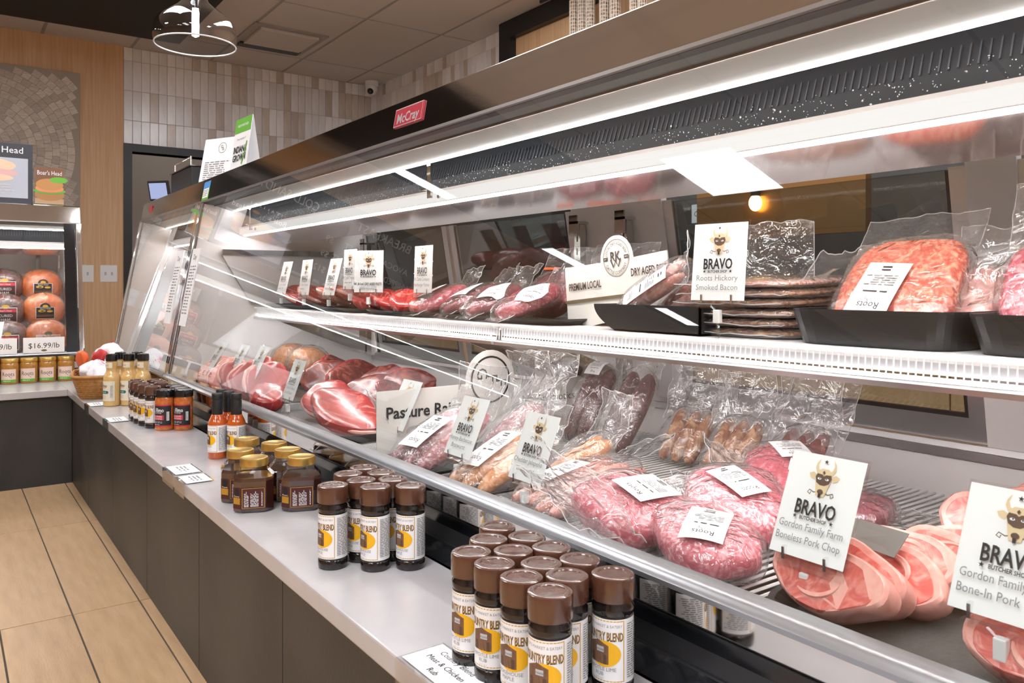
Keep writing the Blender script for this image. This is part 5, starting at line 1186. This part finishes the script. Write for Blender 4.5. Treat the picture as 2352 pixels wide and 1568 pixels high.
for i in range(7):
    steak((1.03 + .06 * (i % 2), 1.80 + .062 * i, ZS + .030 + .012 * (i % 2)), (R_(rg.uniform(-15, 15)), R_(-22), R_(rg.uniform(0, 90))), (.060, .045, .016), 'beefbright', 'bright red beef piece in the row on the shelf', 130 + i, 'bright red beef pieces on the shelf', fat=None)
GV = 'purple vacuum packs on the shelf'
for i, (x, y, m, rz, l) in enumerate(((1.045, 1.775, 'ground', 88, 'pale pink vacuum pack beside the Hamburger Patties tag'), (1.06, 1.645, 'beefpurple', 84, 'dark red vacuum pack with a slanted white label on the shelf'), (1.035, 1.515, 'beefpurple', 93, 'deep purple vacuum pack with a large white label at the shelf edge'), (1.03, 1.380, 'ground', 88, 'flat pink vacuum pack lying before the zip bags'))):
    pack('beef_pack', l, 'meat bag', (x, y, ZS + .040), (R_(-6), R_(-22), R_(rz - 90)), (.075, .057 if i < 3 else .062, .022), m, 141 + i, amp=.008, flap=[(.10, .05, (-.07, 0, -.004), (0, 0, R_(90)), .006, .0), (.10, .08, (.06, 0, 0), (R_(10), 0, R_(-90)), .010, .02)], stick=(.06, .07, -.01, .01 - .02 * i, 100 + 8 * i, 0), grp=GV)
for i, (x, y, l) in enumerate(((1.15, 1.44, 'zip bag of purple beef standing up with an orange seal strip'), (1.16, 1.28, 'zip bag of purple beef next to the cattle emblem card'))):
    t = pack('zip_bag', l, 'meat bag', (x, y, ZS + .048), (0, R_(-48), R_(4)), (.065, .080, .024), 'beefpurple', 151 + i, amp=.008, flap=[(.185, .080, (.055, 0, .0), (0, 0, R_(-90)), .006, .015)], grp=GV)
    MB().box(.075, .082, -.085, -.02, .004, .006).box(.075, .082, .03, .085, .004, .006).build('seal_strip', M['orangecloth'], t)
# ---------------- shelf: bowl tray, bacon, deep trays
def scoop(y0, y1, lab):
    t = thing('scoop_tray', lab, 'tray', (.975, (y0 + y1) / 2, ZS)); w = y1 - y0; b = MB(); n = 12; prof = []
    for k in range(n + 1):
        q = k / n; prof.append((w / 2 - .055 * (1 - q) ** 2, .0005 + .046 * q))
    v = []; f = []
    D = .072
    for (yy, zz) in prof: v += [(-.006, yy, zz), (D, yy, zz), (-.006, -w / 2, zz), (D, -w / 2, zz)]
    for k in range(n): f.append((4 * k, 4 * k + 1, 4 * k + 5, 4 * k + 4))
    o = len(v)
    fr_ = [(-.006, y, z) for y, z in prof] + [(-.006, -w / 2, .0465), (-.006, -w / 2, .0005)]
    b.add(v, f, 0, True); m = len(fr_); b.add(fr_ + [(x + .003, y, z) for x, y, z in fr_], [tuple(range(m)), tuple(range(2 * m - 1, m - 1, -1))] + [(i, m + i, m + (i + 1) % m, (i + 1) % m) for i in range(m)])
    b.box(-.006, D, -w / 2 + .0, w / 2 - .055, .0005, .003); b.box(-.006, D, -w / 2, -w / 2 + .003, .0005, .046)
    b.build('pan', M['blacktray'], t); return t
scoop(.845, 1.095, 'dark scoop tray with a curved side holding snack stick packs')
for i, (px, py, x, l) in enumerate(((1500, 662, 1.005, 'long red snack stick pack with white sticker rising from the scoop tray'), (1575, 672, 1.025, 'shorter red snack stick pack half under the bacon tag'))):
    q = PX(px, py, x)
    pack('stick_pack', l, 'sausages', q, (R_(58), R_(-27), R_(-90)), (.088 - .02 * i, .030, .013), 'bratpink', 161 + i, bars=(2, .0125), e=.6, flap=[(.075, .05, (.075, 0, 0), (R_(10), 0, R_(-90)), .006, .02), (.06, .03, (-.08, 0, 0), (0, 0, R_(90)), .004, 0)], stick=(.028, .115, .0, -.006, 90, 0) if i == 0 else None, base=q.z - .054)
GBc = 'stacked bacon packs on the shelf'
for i in range(6):
    pack('bacon_pack', 'thin vacuum pack of smoked bacon in the shelf stack' if i < 5 else 'pale streaky bacon pack on top of the shelf stack', 'bacon', (1.095, .805 + .006 * (i % 2), ZS + .012 + .0165 * i), (0, R_(-2), R_(2 * (i % 3) - 2)), (.10, .105, .0058), 'smoked' if i < 5 else 'bacon', 171 + i, e=.6, e2=.5, amp=.003, fq=30, flap=[(.20, .018, (-.098, 0, 0), (0, 0, R_(90)), .003, .0)] + ([(.17, .10, (.02, .03, .006), (R_(55), 0, R_(-60)), .012, .02), (.15, .07, (.0, -.08, .004), (R_(10), 0, R_(180)), .010, .03)] if i == 5 else []), grp=GBc, base=ZS + .001 + .0150 * i)
tray(.967, 1.32, .462, .690, ZS, .047, 'deep black tray of orange ground sausage bags on the shelf', m=M['blacktray'], flare=.006)
tray(.967, 1.32, .225, .452, ZS, .046, 'deep black tray next to the orange sausage tray', m=M['blacktray'], flare=.006)
pack('ground_sausage_bag', 'flat bag of orange ground sausage with folded white label in the deep tray', 'meat bag', (1.075, .583, ZS + .075), (R_(-4), R_(-46), R_(6)), (.088, .080, .022), 'groundorange', 181, e=.6, e2=.5, amp=.005, flap=[(.17, .07, (.075, 0, .0), (R_(-4), 0, R_(-90)), .006, .01), (.09, .08, (.01, -.07, .0), (0, 0, R_(180)), .010, .01)], stick=(.062, .095, -.025, .012, 82, 0))
pack('clear_bag', 'crumpled clear bag with scraps of sausage beside the orange bag', 'meat bag', (1.10, .495, ZS + .065), (0, R_(-50), R_(-8)), (.06, .035, .018), 'chopfat', 183, amp=.008, flap=[(.11, .07, (.05, 0, 0), (0, 0, R_(-90)), .014, .02), (.08, .07, (0, -.03, 0), (0, 0, R_(180)), .012, .02)])
pack('ground_sausage_bag', 'tall clear bag with pink sausage standing in the next deep tray', 'meat bag', (1.08, .375, ZS + .060), (0, R_(-55), R_(10)), (.075, .075, .025), 'ground', 185, amp=.006, flap=[(.15, .10, (.06, 0, 0), (0, 0, R_(-90)), .010, .02)])
# ---------------- pork chops
bt = tray(.722, 1.34, .03, .575, ZD, .020, 'wide black tray of pork chops on a dark liner', flare=.02)
tag(MB().bbox(.745, 1.315, .055, .55, 0, .0015, .0005).xf(Matrix.Translation((-1.031, -.3025, .0035))).build('liner', M['mat'], bt))
def chop(loc, rot, sc, lab, seed, grp, kind=0):
    t = thing('pork_chop', lab, 'pork chop', loc, rot, grp); off = seed * 1.7; n = 40
    def outline(k, grow):
        th = 2 * PI * k / n; r = 1 + .10 * math.cos(2 * th + .4) + .07 * math.sin(3 * th + off) + .05 * noise.noise(Vector((math.cos(th) * 2, math.sin(th) * 2, off)))
        return Vector((.073 * sc * r * math.cos(th) * grow, .046 * sc * r * math.sin(th) * grow - (.0042 * sc if grow < .95 else 0)))
    def slab(grow, th, dz=0):
        b = MB(); v = []; f = []; L = [(-th, .93), (-th * .8, .985), (-th * .3, 1.0), (th * .3, 1.0), (th * .8, .985), (th, .93)]
        for z, g in L:
            for k in range(n):
                p = outline(k, grow); p = p * g; v.append((p.x, p.y, z + dz + .006 * noise.noise(Vector((p.x * 22, p.y * 22, off)))))
        for i in range(len(L) - 1):
            for k in range(n): f.append((i * n + k, i * n + (k + 1) % n, (i + 1) * n + (k + 1) % n, (i + 1) * n + k))
        b.add(v, f, 0, True); b.add(v[:n], [tuple(range(n))[::-1]]); b.add(v[-n:], [tuple(range(n))]); return b
    slab(1.0, .0165).build('fat_cap', M['chopfat'], t); slab(.90, .0172).build('lean', M['chop'], t)
    e = MB(); an = seed * .9      # curved seam of fat across each face
    for s_ in (1, -1):
        pts = [Vector((.073 * sc * (.12 * math.sin(an) + .50 * math.cos(an + q) * .9), .046 * sc * (-.05 + .55 * math.sin(an + q)), s_ * .0162)) for q in [k * 2.4 / 10 for k in range(11)]]
        e.tube(pts, [.0012 + .0030 * math.sin(PI * k / 10) for k in range(11)], 6)
    e.build('fat_seam', M['chopfat'], t)
    return settle(t, ZD + .0052)
GP = 'pale pink boneless pork chops leaning in a row'
lc = ['large pork chop lying foremost, leaning at the rail side of the row', 'pork chop second in the leaning row, behind the foremost', 'pork chop in the middle of the leaning row']
for i in range(7):
    x = .790 + .041 * i; y = .505 - .012 * i + (.014 if i % 2 else 0)
    chop((x, y, ZD + .050 + .0035 * i), (R_(54 - 2 * i), 0, R_(-94 + 5 * (i % 3) - 3 * i)), .90 - .03 * (i % 3), lc[i] if i < 2 else 'pork chop leaning in the row behind the foremost two', 200 + i, GP)
pf = PZ(2060, 1255, ZD + .10)
t = thing('paper_slip', 'small grey paper slip lying on the pork chops', 'paper', (.868, .500, ZD + .082), (R_(0), R_(-40), R_(-8)))
MB().add([(-.017, -.036, 0), (.017, -.036, .001), (.017, .036, 0), (-.017, .036, .002), (-.017, -.036, .0008), (.017, -.036, .0018), (.017, .036, .0008), (-.017, .036, .0028)], [(3, 2, 1, 0), (4, 5, 6, 7), (0, 1, 5, 4), (1, 2, 6, 5), (2, 3, 7, 6), (3, 0, 4, 7)]).build('slip', mat('slipgrey', (.12, .11, .10), .7), t)
GQ = 'bone-in pork chops behind the second tag'
for i in range(3): chop((.79 + .05 * i, .285 - .01 * i, ZD + .048), (R_(50), 0, R_(-88)), .95, 'bone-in pork chop leaning under the second pork chop tag', 220 + i, GQ)
GR = 'pork slices at the back of the chop tray'
for i in range(4): chop((1.125 + .056 * i, .47 - .01 * i, ZD + .05), (R_(48), 0, R_(-88 + 2 * i)), 1.05, 'pale pork slice lying at the back of the chop tray', 230 + i, GR)
for i in range(2): chop((1.22 + .062 * i, .28, ZD + .058), (R_(48), 0, R_(-88)), 1.0, 'darker pork slice at the back of the tray, beside the white panel', 240 + i, GR)
